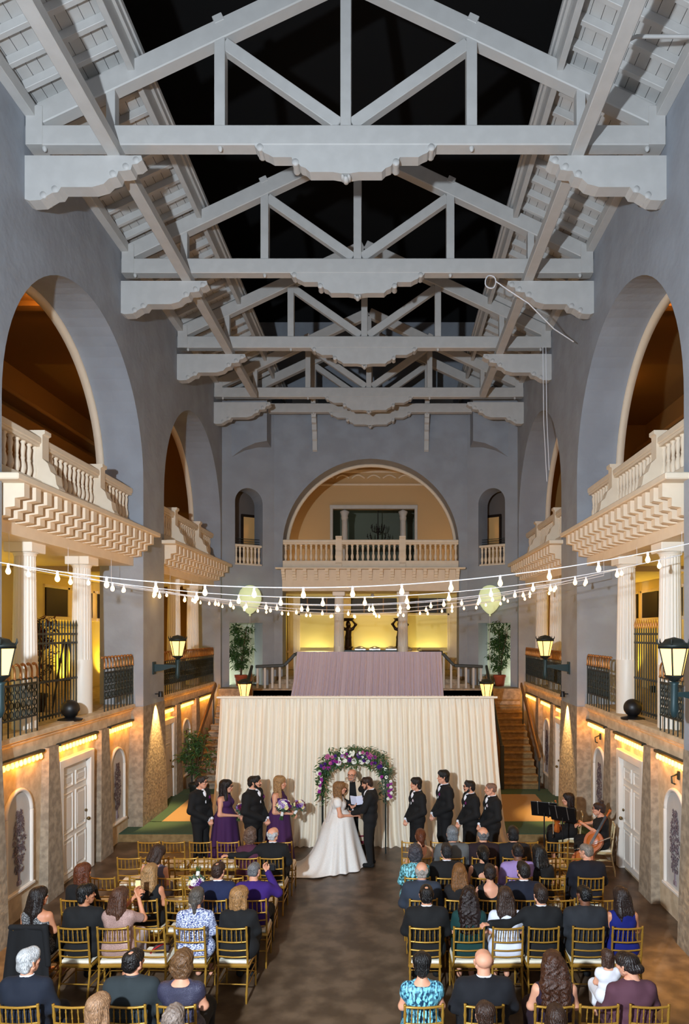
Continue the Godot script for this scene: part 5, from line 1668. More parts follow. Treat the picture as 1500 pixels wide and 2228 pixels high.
func rect_jobs(list: Array) -> Array:
	var want := {}
	for s in list:
		want["skin/" + s.p] = 1
		want["hair/" + s.h] = 1
		if s.has("beard"):
			want["hair/beard"] = 1
		for g in s.wear:
			if not g[0] in ["gown", "bridal"]:
				want["wear/%s/%s" % [s.p, g[0]]] = 1
	return want.keys()


func make_bodies() -> void:
	var jobs := rect_jobs(people())
	var out := []
	out.resize(jobs.size())
	var lock := Mutex.new()
	var work := func(k: int) -> void:
		var b: PackedStringArray = jobs[k].split("/")
		var f := b[1].ends_with("_f")
		var g: Geo
		if b[0] == "skin":
			var j := joints(b[1])
			var p := torso(j, f, 0.0) + arm(j, "l", f, 0.0) + arm(j, "r", f, 0.0) + legs(j, f, 0.0)
			p.append([j.nk - Vector3(0, 0.05, 0), j.nk + Vector3(0, 0.04, -0.005), 0.05 if f else 0.06, 0.046 if f else 0.056])
			g = sdf(p, 0.016, 0.045)
			for n in ["l", "r"]:
				var dv: Vector3 = (j["w" + n] - j["e" + n]).normalized()
				if b[1].begins_with("stand") and not "hold" in b[1] and not "book" in b[1]:
					dv = (dv + Vector3(0.5 if n == "l" else -0.5, -0.3, 0)).normalized()
				var up := Vector3.UP
				if "phone" in b[1] or "camera" in b[1]:
					up = Vector3(-1.0, 0.2, -0.6) if n == "r" else Vector3(-1, 0.2, 0.8)
				var x := dv.cross(up).normalized()
				g.append(sdf(hand_prims(-1.0 if n == "l" else 1.0, 0.75), 0.0055, 0.012), Transform3D(Basis(x, x.cross(dv), -dv), j["w" + n] - dv * 0.005))
		elif b[0] == "hair":
			var curly: bool = b[1] in ["wavy", "curlshort"]
			g = sdf(hair_prims(b[1]), 0.0068, 0.022 if b[1] != "beard" else 0.016, 0.008 if curly else 0.0022, 75.0 if curly else -34.0)
		else:
			var fine: bool = b[2] in ["oneshoulder", "robe"] or b[1].begins_with("stand")
			g = sdf(clothes(joints(b[1]), f, b[2]), 0.0135 if fine else 0.015, 0.04)
		lock.lock()
		out[k] = g
		lock.unlock()
	var id := WorkerThreadPool.add_group_task(work, jobs.size())
	WorkerThreadPool.wait_for_group_task_completion(id)
	for k in jobs.size():
		geos[jobs[k]] = out[k]
	geos["head_m"] = head_geo(false)
	geos["head_f"] = head_geo(true)


func skin(c: Color) -> Material:
	var key := "skin %s" % c
	if not cache.has(key):
		var m := mat(c, 0.55)
		m.vertex_color_use_as_albedo = true
		m.subsurf_scatter_enabled = true
		m.subsurf_scatter_strength = 0.15
		cache[key] = m
	return cache[key]


func hairmat(c: Color) -> Material:
	var key := "hair %s" % c
	if not cache.has(key):
		if not cache.has("strands"):
			cache["strands"] = noise_tex(0.11, Color(0.4, 0.4, 0.4), Color(1, 1, 1), 3, FastNoiseLite.TYPE_SIMPLEX_SMOOTH, 256, false, 21)
			cache["strand_normals"] = noise_tex(0.11, Color.BLACK, Color.WHITE, 3, FastNoiseLite.TYPE_SIMPLEX_SMOOTH, 256, true, 21)
		cache[key] = mat(Color(minf(c.r * 1.36 + 0.01, 1.0), minf(c.g * 1.42 + 0.01, 1.0), minf(c.b * 1.5 + 0.01, 1.0)), 0.42, 0, cache["strands"], Vector3(7, 0.9, 7), false, cache["strand_normals"], 0.9)
	return cache[key]


func cloth(c: Color, kind := "") -> Material:
	var key := "cloth %s %s" % [c, kind]
	if cache.has(key):
		return cache[key]
	var m: StandardMaterial3D
	match kind:
		"sequin":
			m = mat(c, 0.3, 0.12, noise_tex(0.16, Color(0.6, 0.58, 0.6), Color(1, 1, 1), 2, FastNoiseLite.TYPE_CELLULAR, 256, false, 31), Vector3(5, 5, 5), false, noise_tex(0.14, Color.BLACK, Color.WHITE, 2, FastNoiseLite.TYPE_CELLULAR, 256, true, 32), 1.2)  # sparkle of the sequins is painted into the colour as white cells
		"print":
			m = mat(Color.WHITE, 0.8, 0, noise_tex(0.05, c, Color(0.93, 0.95, 1.0), 3, FastNoiseLite.TYPE_SIMPLEX, 256, false, 33, 0.08), Vector3(2.2, 5, 2.2), false)
		"leafy":
			m = mat(Color.WHITE, 0.55, 0, noise_tex(0.03, c, Color(0.55, 0.86, 0.92), 2, FastNoiseLite.TYPE_SIMPLEX, 256, false, 34, 0.12), Vector3(3.4, 1.7, 3.4), false)
		"dots":
			m = mat(Color.WHITE, 0.7, 0, noise_tex(0.14, c, Color(0.8, 0.8, 0.8), 1, FastNoiseLite.TYPE_CELLULAR, 256, false, 35, 0.06), Vector3(3, 3, 3), false)
		"lace":
			m = mat(c, 0.7, 0, noise_tex(0.07, Color(0.92, 0.915, 0.91), Color.WHITE, 3, FastNoiseLite.TYPE_CELLULAR, 256, false, 36), Vector3(5, 5, 5), false, noise_tex(0.07, Color.BLACK, Color.WHITE, 3, FastNoiseLite.TYPE_CELLULAR, 256, true, 36), 0.7)
		"check":
			m = mat(c, 0.85, 0, noise_tex(0.2, Color(0.86, 0.84, 0.9), Color.WHITE, 1, FastNoiseLite.TYPE_CELLULAR, 256, false, 37), Vector3(4, 4, 4), false)
		_:
			m = mat(c, 0.88)
	cache[key] = m
	return m


func person(s: Dictionary) -> Node3D:
	var f: bool = s.p.ends_with("_f")
	var o := thing("person", s.label, "person", s.at, deg_to_rad(s.get("yaw", 0.0)), s.get("group", ""))
	var sc: float = s.get("sc", 1.0)
	var j := joints(s.p)
	var hx := Transform3D(Basis.from_euler(Vector3(deg_to_rad(s.get("hp", 0.0)), deg_to_rad(s.get("hy", 0.0)), deg_to_rad(s.get("ht", 0.0)))), j.hd)
	var lean: float = deg_to_rad(s.get("lean", 0.0))
	var k := Transform3D(Basis(Vector3(0, 0, 1), lean) * sc, Vector3.ZERO)
	k.basis = Basis(Vector3(0, 0, 1), lean).scaled(Vector3(sc * s.get("fat", 1.0), sc, sc * s.get("fat", 1.0)))
	var body := Geo.new().append(geos["head_f" if f else "head_m"], hx).append(geos["skin/" + s.p])
	part(o, "body", body, skin(s.skin), k)
	if s.h != "bald":
		part(o, "hair", shared("hair/" + s.h, func(): return geos["hair/" + s.h]), hairmat(s.hc), k * hx)
	if s.has("beard"):
		part(o, "beard", shared("hair/beard", func(): return geos["hair/beard"]), hairmat(s.beard), k * hx)
	var coat: Node3D = o
	for g in s.wear:
		if g[0] == "gown":
			part(o, "skirt", gown(j, 0.28), cloth(g[1]), k)
			continue
		if g[0] == "bridal":
			part(o, "skirt", bridal(), cloth(g[1], "lace"), k)
			continue
		var key := "wear/%s/%s" % [s.p, g[0]]
		var w := part(o, {"jacket": "jacket", "shirt": "shirt", "short": "shirt", "cap": "bodice", "sleeveless": "bodice", "lowback": "bodice", "keyhole": "bodice", "oneshoulder": "bodice", "robe": "robe", "trousers": "trousers", "skirt": "skirt", "shoes": "shoes"}[g[0]], shared(key, func(): return geos[key]), cloth(g[1], g[2] if g.size() > 2 else ""), k)
		if g[0] == "jacket":
			coat = w
	if s.get("collar", false):
		part(o, "shirt_collar", shared("shirt collar", func(): return Geo.new().lathe([[0.058, -0.012], [0.072, -0.012], [0.068, 0.034], [0.06, 0.036], [0.056, 0.0]], 20)), cloth(s.get("collarc", Color(0.92, 0.92, 0.94))), k * Transform3D(Basis(Vector3.RIGHT, -0.22), j.nk + Vector3(0, 0.018, 0.0)))
	if s.get("tux", false):
		var nk: Vector3 = j.nk
		var front := part(o, "shirt_front", shared("shirt front", func(): return sdf([[Vector3(0, -0.03, -0.085), Vector3(0, -0.22, -0.142), 0.046, 0.014], [Vector3(0, 0.0, -0.05), Vector3(0, -0.06, -0.1), 0.05, 0.045]], 0.01, 0.02)), cloth(Color(0.93, 0.93, 0.95)), k * at(nk.x, nk.y, nk.z))
		for e in [-1.0, 1.0]:
			part(coat, "lapel", shared("lapel %d" % e, func(): return sdf([[Vector3(e * 0.062, 0.0, -0.05), Vector3(e * 0.075, -0.1, -0.12), 0.016, 0.022], [Vector3(e * 0.075, -0.1, -0.12), Vector3(e * 0.012, -0.25, -0.148), 0.02, 0.01]], 0.009, 0.02)), cloth(Color(0.03, 0.03, 0.035)), at(nk.x, nk.y, nk.z))
			part(o, "cuff", shared("cuff", func(): return Geo.new().ball(Vector3.ZERO, Vector3(0.046, 0.046, 0.046), 12, 8)), cloth(Color(0.93, 0.93, 0.95)), k * Transform3D(Basis(), (j["w" + ("l" if e < 0 else "r")] as Vector3).lerp(j["e" + ("l" if e < 0 else "r")], 0.02)))
		if not s.has("nobow"):
			part(front, "bow_tie", shared("bow tie", func(): return sdf([[Vector3(-0.05, 0, 0), Vector3(-0.008, 0, 0), 0.022, 0.008], [Vector3(0.05, 0, 0), Vector3(0.008, 0, 0), 0.022, 0.008], [Vector3.ZERO, Vector3(0.001, 0, 0), 0.013, 0.013]], 0.007, 0.006)), cloth(Color(0.02, 0.02, 0.025)), at(0, 0.005, -0.1))
	if s.get("glasses", false):
		part(o, "glasses", shared("glasses", func():
			var g := Geo.new()
			for e in [-1.0, 1.0]:
				var r := []
				for q in 13:
					r.append(Vector3(e * 0.033 + cos(q * TAU / 12) * 0.024, 0.008 + sin(q * TAU / 12) * 0.018, -0.108))
				g.tube(r, 0.003, 5).tube([Vector3(e * 0.057, 0.012, -0.108), Vector3(e * 0.082, 0.01, 0.0)], 0.003, 5)
			return g.tube([Vector3(-0.01, 0.012, -0.11), Vector3(0.01, 0.012, -0.11)], 0.003, 5)), M.black_plastic, k * hx)
	if s.get("stole", false):
		for e in [-1.0, 1.0]:
			var rows := []
			for q in 15:
				var t := q / 14.0
				var y := lerpf(1.53, 0.32, t)
				var z := -lerpf(0.08, 0.2, minf(1.0, t * 3.0)) - 0.045 * t
				var w := 0.045 * minf(1.0, t * 2.0)
				rows.append(PackedVector3Array([Vector3(e * (0.055 + w), y, z - 0.012), Vector3(e * (0.16 + w), y - 0.02, z + 0.03), Vector3(e * (0.16 + w), y - 0.02, z + 0.04), Vector3(e * (0.055 + w), y, z)]))
			part(o, "stole", Geo.new().grid(rows, true), cloth(Color(0.9, 0.84, 0.74), "lace"), k)
			part(o, "stole_border", Geo.new().box(Vector3(e * 0.15, 0.36, -0.255), Vector3(0.1, 0.06, 0.012), 0.003).box(Vector3(e * 0.15, 0.48, -0.25), Vector3(0.1, 0.03, 0.012), 0.003), cloth(Color(0.45, 0.12, 0.2)), k)
		part(o, "stole_collar", Geo.new().tube([Vector3(-0.1, 1.53, -0.08), Vector3(-0.1, 1.55, 0.03), Vector3(0, 1.56, 0.09), Vector3(0.1, 1.55, 0.03), Vector3(0.1, 1.53, -0.08)], 0.035, 8), cloth(Color(0.9, 0.84, 0.74), "lace"), k)
	if s.has("pin"):
		var nk: Vector3 = j.nk
		part(coat, "boutonniere", shared("pin", func(): return flower(0.03, 9).ball(Vector3(0.02, -0.03, 0), Vector3(0.01, 0.03, 0.01), 6, 4)), cloth(s.pin), Transform3D(Basis(Vector3.RIGHT, -PI / 2), nk + Vector3(-0.1, -0.13, -0.145)))
	return o


func gown(j: Dictionary, hem: float) -> Mesh:
	return shared("gown %.2f %.2f" % [hem, j.pel.y], func():
		var rows := []
		for a in 17:
			var v := a / 16.0
			var row := PackedVector3Array()
			for b in 72:
				var th := TAU * b / 72
				var r := (0.14 + 0.072 * smoothstep(0.0, 0.14, v) + (hem - 0.19) * v) * (1.0 + 0.1 * v * sin(th * 11.0 + 1.5 * sin(th * 2.0)))
				row.push_back(Vector3(cos(th) * r * 1.02, lerpf(j.pel.y + 0.19, 0.02, v), sin(th) * r * (0.86 + 0.1 * v)))
			rows.append(row)
		return Geo.new().grid(rows, true))


func bridal() -> Mesh:
	return shared("bridal", func():
		var rows := []
		for a in 25:
			var v := a / 24.0
			var row := PackedVector3Array()
			for b in 112:
				var th := TAU * b / 112
				var q := wrapf(th - 1.12, -PI, PI)
				var lobe := exp(-q * q / 0.5)
				var R := 0.48 + 0.62 * lobe
				var r := (0.135 + 0.1 * smoothstep(0.0, 0.13, v) + (R - 0.225) * pow(v, 1.15 - 0.1 * lobe)) * (1.0 + (0.085 * sin(th * 13.0 + 2.0 * sin(th * 3.0))) * v)
				var y := 1.12 * pow(1.0 - v, 1.0 + 2.6 * lobe) + 0.012 + 0.02 * v * (1.0 + sin(th * 13.0 + 2.0 * sin(th * 3.0))) * (0.3 + lobe)
				row.push_back(Vector3(cos(th) * r, y, sin(th) * r))
			rows.append(row)
		return Geo.new().grid(rows, true))


func flower(r: float, m: int) -> Geo:
	# a rose seen from above: three rings of cupped petals round a bud, opening towards +y
	var g := Geo.new().ball(Vector3(0, r * 0.3, 0), Vector3(r * 0.3, r * 0.42, r * 0.3), 7, 5)
	for ring in 2:
		for k in m / 2:
			var a := TAU * (k + 0.5 * ring) / (m / 2)
			var d := Vector3(cos(a), 0, sin(a))
			var sd := Vector3(-sin(a), 0, cos(a))
			var R := r * (0.6 + 0.4 * ring)
			var rows := []
			for e in 3:
				var row := PackedVector3Array()
				for q in 4:
					var x := (q / 3.0 - 0.5) * 1.3 * R
					row.push_back(d * R * [0.25, 0.75, 0.9 + 0.15 * ring][e] + sd * x * [0.5, 1.0, 0.7][e] + Vector3(0, r * [0.0, 0.2 - 0.1 * ring, 0.62 - 0.34 * ring][e] - x * x / R * 0.2, 0))
				rows.append(row)
			g.grid(rows, false, false)
	return g


func bouquet(label: String, where: Vector3, tilt: Basis, r: float, sd: int) -> void:
	var o := thing("bouquet", label, "bouquet", where)
	o.basis = tilt
	var q := RandomNumberGenerator.new()
	q.seed = sd
	var cols := [Color(0.95, 0.93, 0.88), Color(0.95, 0.93, 0.88), Color(0.36, 0.14, 0.5), Color(0.62, 0.48, 0.74), Color(0.95, 0.9, 0.66), Color(0.42, 0.06, 0.22)]
	var m := int(26.0 * r / 0.13)
	for k in m:
		var y := 1.0 - 1.1 * (k + 0.5) / m
		var a := k * 2.4
		var d := Vector3(sqrt(maxf(0, 1 - y * y)) * cos(a), y, sqrt(maxf(0, 1 - y * y)) * sin(a))
		var x := d.cross(Vector3(0.3, 0.2, 1)).normalized()
		part(o, "bloom", shared("bloom", func(): return flower(0.042, 10)), cloth(cols[q.randi() % cols.size()]), Transform3D(Basis(x, d, x.cross(d)), Vector3(0, 0.16, 0) + d * Vector3(r, r * 0.8, r) * 0.86))
	var lf := Geo.new()
	for k in 46:
		var a := q.randf() * TAU
		leaf(lf, Vector3(cos(a) * r * 0.75, 0.1 + q.randf() * 0.06, sin(a) * r * 0.75), q, 0.09, 0.018)
	part(o, "leaves", lf, M.leaf2, Transform3D(), "stuff")
	part(o, "core", Geo.new().ball(Vector3(0, 0.15, 0), Vector3(r, r * 0.75, r) * 0.8, 12, 8), M.leaf2)
	var st := Geo.new()
	for k in 9:
		var a := k * 0.7
		st.tube([Vector3(cos(a) * 0.02, 0.12, sin(a) * 0.02), Vector3(cos(a) * 0.014, 0, sin(a) * 0.014), Vector3(cos(a) * 0.035, -0.11, sin(a) * 0.035)], 0.006, 5)
	part(o, "stems", st, M.leaf)
	part(o, "ribbon", Geo.new().lathe([[0.026, -0.03], [0.03, -0.03], [0.028, 0.05], [0.024, 0.05]], 12), cloth(Color(0.93, 0.92, 0.9)))


func ceremony() -> void:
	for s in people():
		if s.get("party", false):
			person(s)
	# the flower arch
	var o := thing("flower_arch", "dark metal wedding arch covered with purple and white flowers and greenery", "arch", Vector3(-0.76, 0, -14.4))
	var r := RandomNumberGenerator.new()
	r.seed = 11
	var top := func(t: float) -> Vector3:
		var a := PI * (1.0 - t)
		return Vector3(cos(a) * 0.66, 1.66 + sin(a) * 0.36, 0)
	for e in [-0.66, 0.66]:
		part(o, "post", Geo.new().tube([Vector3(e, 0, 0.06), Vector3(e, 1.68, 0.06)], 0.016, 6).tube([Vector3(e, 0, -0.1), Vector3(e, 1.68, -0.1)], 0.016, 6).tube([Vector3(e, 0.4, 0.06), Vector3(e, 0.4, -0.1)], 0.01, 5).tube([Vector3(e, 1.0, 0.06), Vector3(e, 1.0, -0.1)], 0.01, 5), M.iron)
	var hoop := []
	for k in 21:
		hoop.append(top.call(k / 20.0))
	part(o, "hoop", Geo.new().tube(hoop, 0.016, 6), M.iron)
	var lf := Geo.new()
	var lg := Geo.new()
	for k in 900:
		var t := r.randf()
		var p: Vector3 = top.call(t)
		var w := 0.09 + 0.09 * sin(PI * t)
		leaf(lf if r.randf() < 0.7 else lg, p + Vector3(r.randf_range(-w, w), r.randf_range(-w, w * 1.1), r.randf_range(-0.1, 0.16)), r, 0.12, 0.02)
	for k in 420:
		var side := -1.0 if r.randf() < 0.5 else 1.0
		var y := 1.0 + 0.72 * sqrt(r.randf()) if side < 0 else 0.98 + 0.76 * sqrt(r.randf())
		leaf(lf if side < 0 else lg, Vector3(side * 0.66 + r.randf_range(-0.1, 0.08), y, r.randf_range(-0.08, 0.12)), r, 0.12, 0.018)
	for k in 90:
		var t := r.randf_range(0.3, 0.72)
		var p: Vector3 = top.call(t)
		var d := Vector3(r.randf_range(-1.2, 1.2), r.randf_range(0.4, 1.0), r.randf_range(-0.2, 0.5)).normalized()
		lf.tube([p, p + d * 0.22], [0.004, 0.002], 4)
		for e in 3:
			leaf(lf, p + d * (0.1 + 0.06 * e), r, 0.07, 0.014)
	part(o, "greenery", lf, M.leaf, Transform3D(), "stuff")
	part(o, "greenery", lg, M.leaf2, Transform3D(), "stuff")
	var pal := {"pink": Color(0.78, 0.42, 0.6), "violet": Color(0.32, 0.12, 0.5), "orchid": Color(0.62, 0.16, 0.56), "white": Color(0.95, 0.94, 0.88), "mauve": Color(0.74, 0.56, 0.78)}
	for k in 74:
		var t := clampf(0.5 + r.randfn(0.0, 0.24), 0.02, 0.98)
		var p: Vector3 = top.call(t)
		var c: String = ["orchid", "orchid", "white", "violet", "mauve", "pink"][r.randi() % 6]
		if absf(t - 0.5) < 0.13 and r.randf() < 0.6:
			c = "white"
		var big := 0.055 if c in ["pink", "white"] and r.randf() < 0.5 else 0.034
		var d := Vector3(r.randf_range(-0.6, 0.6), r.randf_range(-0.3, 0.8), 1.0).normalized()
		var x := d.cross(Vector3.UP).normalized()
		part(o, "flower", shared("flower %.3f" % big, func(): return flower(big, 10)), cloth(pal[c]), Transform3D(Basis(x, d, x.cross(d)), p + Vector3(r.randf_range(-0.1, 0.1), r.randf_range(-0.1, 0.16 * sin(PI * t)), r.randf_range(0.08, 0.18))))
	for e in [[-0.68, 1.62, 9], [0.74, 1.52, 10]]:
		for k in e[2]:
			var p := Vector3(e[0] + r.randf_range(-0.05, 0.05), e[1] - 0.04 * k, 0.14)
			part(o, "flower", shared("flower %.3f" % 0.03, func(): return flower(0.03, 10)), cloth(pal["orchid"] if k % 3 else pal["white"]), Transform3D(Basis(Vector3.RIGHT, Vector3(0, 0, 1), Vector3(0, -1, 0)), p))
	# veil, book and bouquets
	var v := thing("veil", "long sheer white veil falling behind the bride", "veil", Vector3(-1.02, 0, -13.62), -PI / 2)
	var rows := []
	for a in 13:
		var t := a / 12.0
		var row := PackedVector3Array()
		for b in 17:
			var u := b / 16.0 - 0.5
			row.push_back(Vector3(u * (0.12 + 0.5 * t), 1.56 - 1.36 * t, 0.105 + 0.36 * pow(t, 1.2) + 0.025 * sin(b * 1.6) * t - u * u * 0.3))
		rows.append(row)
	var vm := mat(Color(0.96, 0.95, 0.95, 0.42), 0.8)
	vm.transparency = BaseMaterial3D.TRANSPARENCY_ALPHA
	part(v, "netting", Geo.new().grid(rows, false, false), vm)
	part(v, "comb", Geo.new().ball(Vector3(0.03, 1.6, 0.06), Vector3(0.04, 0.02, 0.02)).ball(Vector3(0.06, 1.59, 0.04), Vector3(0.02, 0.025, 0.02)), cloth(Color(0.96, 0.95, 0.93)))
	var bk := thing("open_book", "open white book held by the officiant", "book", Vector3(-0.68, 1.24, -13.76))
	bk.rotation = Vector3(0.75, 0.25, -0.1)
	for e in [-1.0, 1.0]:
		part(bk, "page", boxm(0.13, 0.012, 0.2, 0.003), cloth(Color(0.86, 0.87, 0.95)), Transform3D(Basis(Vector3(0, 0, 1), e * 0.25), Vector3(e * 0.063, 0.018, 0)))
	part(bk, "cover", boxm(0.27, 0.008, 0.215, 0.002), cloth(Color(0.06, 0.06, 0.07)))
	bouquet("small round bouquet held by the dark haired bridesmaid", Vector3(-2.98, 0.98, -13.62), Basis(Vector3(0, 0, 1), -0.35), 0.12, 3)
	bouquet("large round bouquet held by the blond bridesmaid, nearer her waist", Vector3(-2.1, 1.08, -13.36), Basis(Vector3(0, 0, 1), -0.2), 0.15, 4)
	bouquet("second bouquet of the blond bridesmaid with violet flowers, nearer the bride", Vector3(-1.86, 1.08, -13.5), Basis(Vector3(0, 0, 1), -0.5), 0.115, 5)
	bouquet("purple and white bouquet hung upside down on an empty chair back left of the aisle", Vector3(-2.84, 1.04, -10.16), lean_basis(Vector3(0.1, -0.62, 0.78), Vector3(0, 0.78, 0.62)), 0.115, 6)
	# the musicians' things
	for k in 2:
		var w: Vector3 = [Vector3(2.98, 0, -13.35), Vector3(3.25, 0, -13.0)][k]
		var t := thing("music_stand", ["black music stand with its desk seen from behind, on the left", "black music stand in front of the viola player"][k], "music stand", w, [-0.35, -0.6][k])
		part(t, "pole", Geo.new().tube([Vector3(0, 0.12, 0), Vector3(0, 1.1, 0)], 0.013, 8), M.black_plastic)
		part(t, "desk", Geo.new().box(Vector3.ZERO, Vector3(0.5, 0.34, 0.014), 0.004).box(Vector3(0, -0.17, -0.04), Vector3(0.5, 0.014, 0.09), 0.003), M.black_plastic, Transform3D(Basis(Vector3.RIGHT, 0.45), Vector3(0, 1.18, 0)))
		for e in [-0.12, 0.1]:
			part(t, "clip", boxm(0.018, 0.3, 0.012, 0.003), M.steel, Transform3D(Basis(Vector3.RIGHT, 0.45), Vector3(e, 1.2, 0.012)))
		for e in 3:
			var a := TAU * e / 3.0
			part(t, "leg", Geo.new().tube([Vector3(0, 0.22, 0), Vector3(cos(a) * 0.24, 0.012, sin(a) * 0.24)], 0.01, 6), M.black_plastic)
	fiddle("cello", "orange brown cello leaning against the seated cellist", "cello", Transform3D(lean_basis(Vector3(0.5, 0.86, -0.1), Vector3(-0.55, 0.2, 0.8)), Vector3(3.52, 0.19, -12.85)), 1.0)
	fiddle("viola", "viola held upright on the dark haired player's lap", "viola", Transform3D(Basis.from_euler(Vector3(-0.05, 0.9, 0.08)), Vector3(3.34, 0.62, -13.72)), 0.52)
	for k in 2:
		var bw := thing("bow", ["viola bow held upright by the dark haired player", "cello bow across the strings of the cello"][k], "bow", [Vector3(3.2, 0.55, -13.6), Vector3(3.35, 0.62, -12.62)][k])
		bw.rotation = [Vector3(0, 0, 0.02), Vector3(0.5, 0, -1.1)][k]
		part(bw, "stick", Geo.new().tube([Vector3(0, 0, 0), Vector3(0.015, 0.36, 0), Vector3(0, 0.72, 0)], 0.006, 6), M.wood)
		part(bw, "hair", Geo.new().tube([Vector3(0.02, 0.02, 0), Vector3(0.018, 0.7, 0)], 0.004, 4), M.cushion)
		part(bw, "frog", boxm(0.03, 0.06, 0.016, 0.003), M.black_plastic, at(0.012, 0.04, 0))


func lean_basis(y: Vector3, z: Vector3) -> Basis:
	y = y.normalized()
	z = (z - y * z.dot(y)).normalized()
	return Basis(y.cross(z), y, z)


func fiddle(called: String, label: String, cat: String, xf: Transform3D, k: float) -> void:
	var o := thing(called, label, cat)
	o.transform = xf
	var p := PackedVector2Array()
	var half := [[0.0, 0.0], [0.12, 0.005], [0.19, 0.05], [0.21, 0.13], [0.19, 0.22], [0.145, 0.28], [0.12, 0.33], [0.12, 0.41], [0.145, 0.46], [0.165, 0.53], [0.165, 0.61], [0.13, 0.69], [0.06, 0.74]]
	for h in half:
		p.push_back(Vector2(h[0], h[1] + 0.02) * k)
	half.reverse()
	for h in half:
		if h[0] > 0:
			p.push_back(Vector2(-h[0], h[1] + 0.02) * k)
	var varnish := mat(rgb8(178, 94, 36), 0.3)
	part(o, "body", Geo.new().extrude(p, 0.12 * k), varnish)
	part(o, "belly", Geo.new().ball(Vector3(0, 0.18, 0.055) * k, Vector3(0.16, 0.16, 0.03) * k, 16, 8).ball(Vector3(0, 0.58, 0.055) * k, Vector3(0.125, 0.14, 0.03) * k, 16, 8), varnish)
	part(o, "neck", Geo.new().tube([Vector3(0, 0.7, 0.05) * k, Vector3(0, 1.08, 0.03) * k, Vector3(0, 1.2, 0.0) * k], [0.022 * k, 0.018 * k, 0.02 * k], 8), varnish)
	part(o, "fingerboard", Geo.new().box(Vector3(0, 0.8, 0.085) * k, Vector3(0.045, 0.6, 0.015) * k, 0.003), M.black_plastic)
	part(o, "scroll", Geo.new().lathe([[0, -0.025], [0.035, -0.02], [0.02, 0], [0.035, 0.02], [0, 0.025]], 12), varnish, Transform3D(Basis(Vector3(0, 0, 1), PI / 2).scaled(Vector3.ONE * k), Vector3(0, 1.22, -0.01) * k))
	part(o, "tailpiece", Geo.new().box(Vector3(0, 0.14, 0.095) * k, Vector3(0.05, 0.2, 0.012) * k, 0.003), M.black_plastic)
	part(o, "bridge", Geo.new().box(Vector3(0, 0.36, 0.1) * k, Vector3(0.09, 0.012, 0.06) * k, 0.003), M.cushion)
	for x in [-0.015, -0.005, 0.005, 0.015]:
		part(o, "string", Geo.new().tube([Vector3(x, 0.22, 0.11) * k, Vector3(x * 1.6, 0.36, 0.128) * k, Vector3(x, 1.08, 0.07) * k], 0.0016, 4), M.steel)
	if k > 0.9:
		part(o, "endpin", Geo.new().tube([Vector3(0, 0.03, 0), Vector3(0, -0.2, 0)], 0.006, 6), M.steel)


var chair0: Node3D


func make_chair() -> Node3D:
	var t := thing("ballroom_chair", "", "chair")
	var post := Geo.new()
	var pts := []
	var rad := []
	for k in 25:
		var y := 0.955 * k / 24.0
		var z := lerpf(0.255, 0.185, smoothstep(0.0, 0.45, y)) if y < 0.45 else lerpf(0.185, 0.25, (y - 0.45) / 0.5)
		pts.append(Vector3(0, y, z))
		rad.append(0.018 if k % 6 == 3 else 0.0135)
	rad[24] = 0.016
	post.tube(pts, rad, 8)
	var pm := post.mesh()
	for e in [-0.186, 0.186]:
		part(t, "back_post", pm, M.gold, at(e, 0, 0))
	var fl := Geo.new().tube([Vector3(0, 0, -0.2), Vector3(0, 0.14, -0.2), Vector3(0, 0.15, -0.2), Vector3(0, 0.16, -0.2), Vector3(0, 0.3, -0.2), Vector3(0, 0.31, -0.2), Vector3(0, 0.32, -0.2), Vector3(0, 0.45, -0.2)], [0.012, 0.013, 0.018, 0.013, 0.013, 0.018, 0.013, 0.015], 8).mesh()
	for e in [-0.19, 0.19]:
		part(t, "front_leg", fl, M.gold, at(e, 0, 0))
	part(t, "seat_frame", boxm(0.42, 0.045, 0.42, 0.012), M.gold, at(0, 0.43, -0.01))
	part(t, "cushion", boxm(0.4, 0.045, 0.4, 0.02), M.cushion, at(0, 0.475, -0.01))
	for y in [0.93, 0.755, 0.645, 0.56]:
		var z := lerpf(0.185, 0.25, (y - 0.45) / 0.5)
		part(t, "back_rail", shared("chair rail %.2f" % y, func(): return Geo.new().tube([Vector3(-0.186, y, z), Vector3(-0.09, y - 0.004, z + 0.012), Vector3(0, y - 0.006, z + 0.016), Vector3(0.09, y - 0.004, z + 0.012), Vector3(0.186, y, z)], 0.0125 if y > 0.9 else 0.0105, 8)), M.gold)
	for k in 5:
		var x := (k - 2) * 0.061
		part(t, "spindle", shared("spindle", func(): return Geo.new().tube([Vector3(0, 0.755, 0.238), Vector3(0, 0.80, 0.243), Vector3(0, 0.81, 0.244), Vector3(0, 0.82, 0.245), Vector3(0, 0.87, 0.252), Vector3(0, 0.88, 0.253), Vector3(0, 0.89, 0.254), Vector3(0, 0.93, 0.259)], [0.006, 0.007, 0.011, 0.007, 0.007, 0.011, 0.007, 0.006], 6)), M.gold, Transform3D(Basis(Vector3(1, 0, 0), Vector3(-x * 0.25, 1, 0).normalized(), Vector3(0, 0, 1)), Vector3(x * 1.2, 0, 0)))
	for y in [0.19, 0.29]:
		for e in [-0.188, 0.188]:
			part(t, "stretcher", shared("side stretcher", func(): return Geo.new().tube([Vector3(0, 0, -0.2), Vector3(0, 0, 0.21)], 0.0085, 6)), M.gold, at(e, y, 0))
		part(t, "stretcher", shared("front stretcher", func(): return Geo.new().tube([Vector3(-0.19, 0, -0.2), Vector3(0.19, 0, -0.2)], 0.0085, 6)), M.gold, at(0, y, 0))
	part(t, "stretcher", shared("back stretcher", func(): return Geo.new().tube([Vector3(-0.186, 0.22, 0.217), Vector3(0.186, 0.22, 0.217)], 0.0085, 6)), M.gold)
	return t


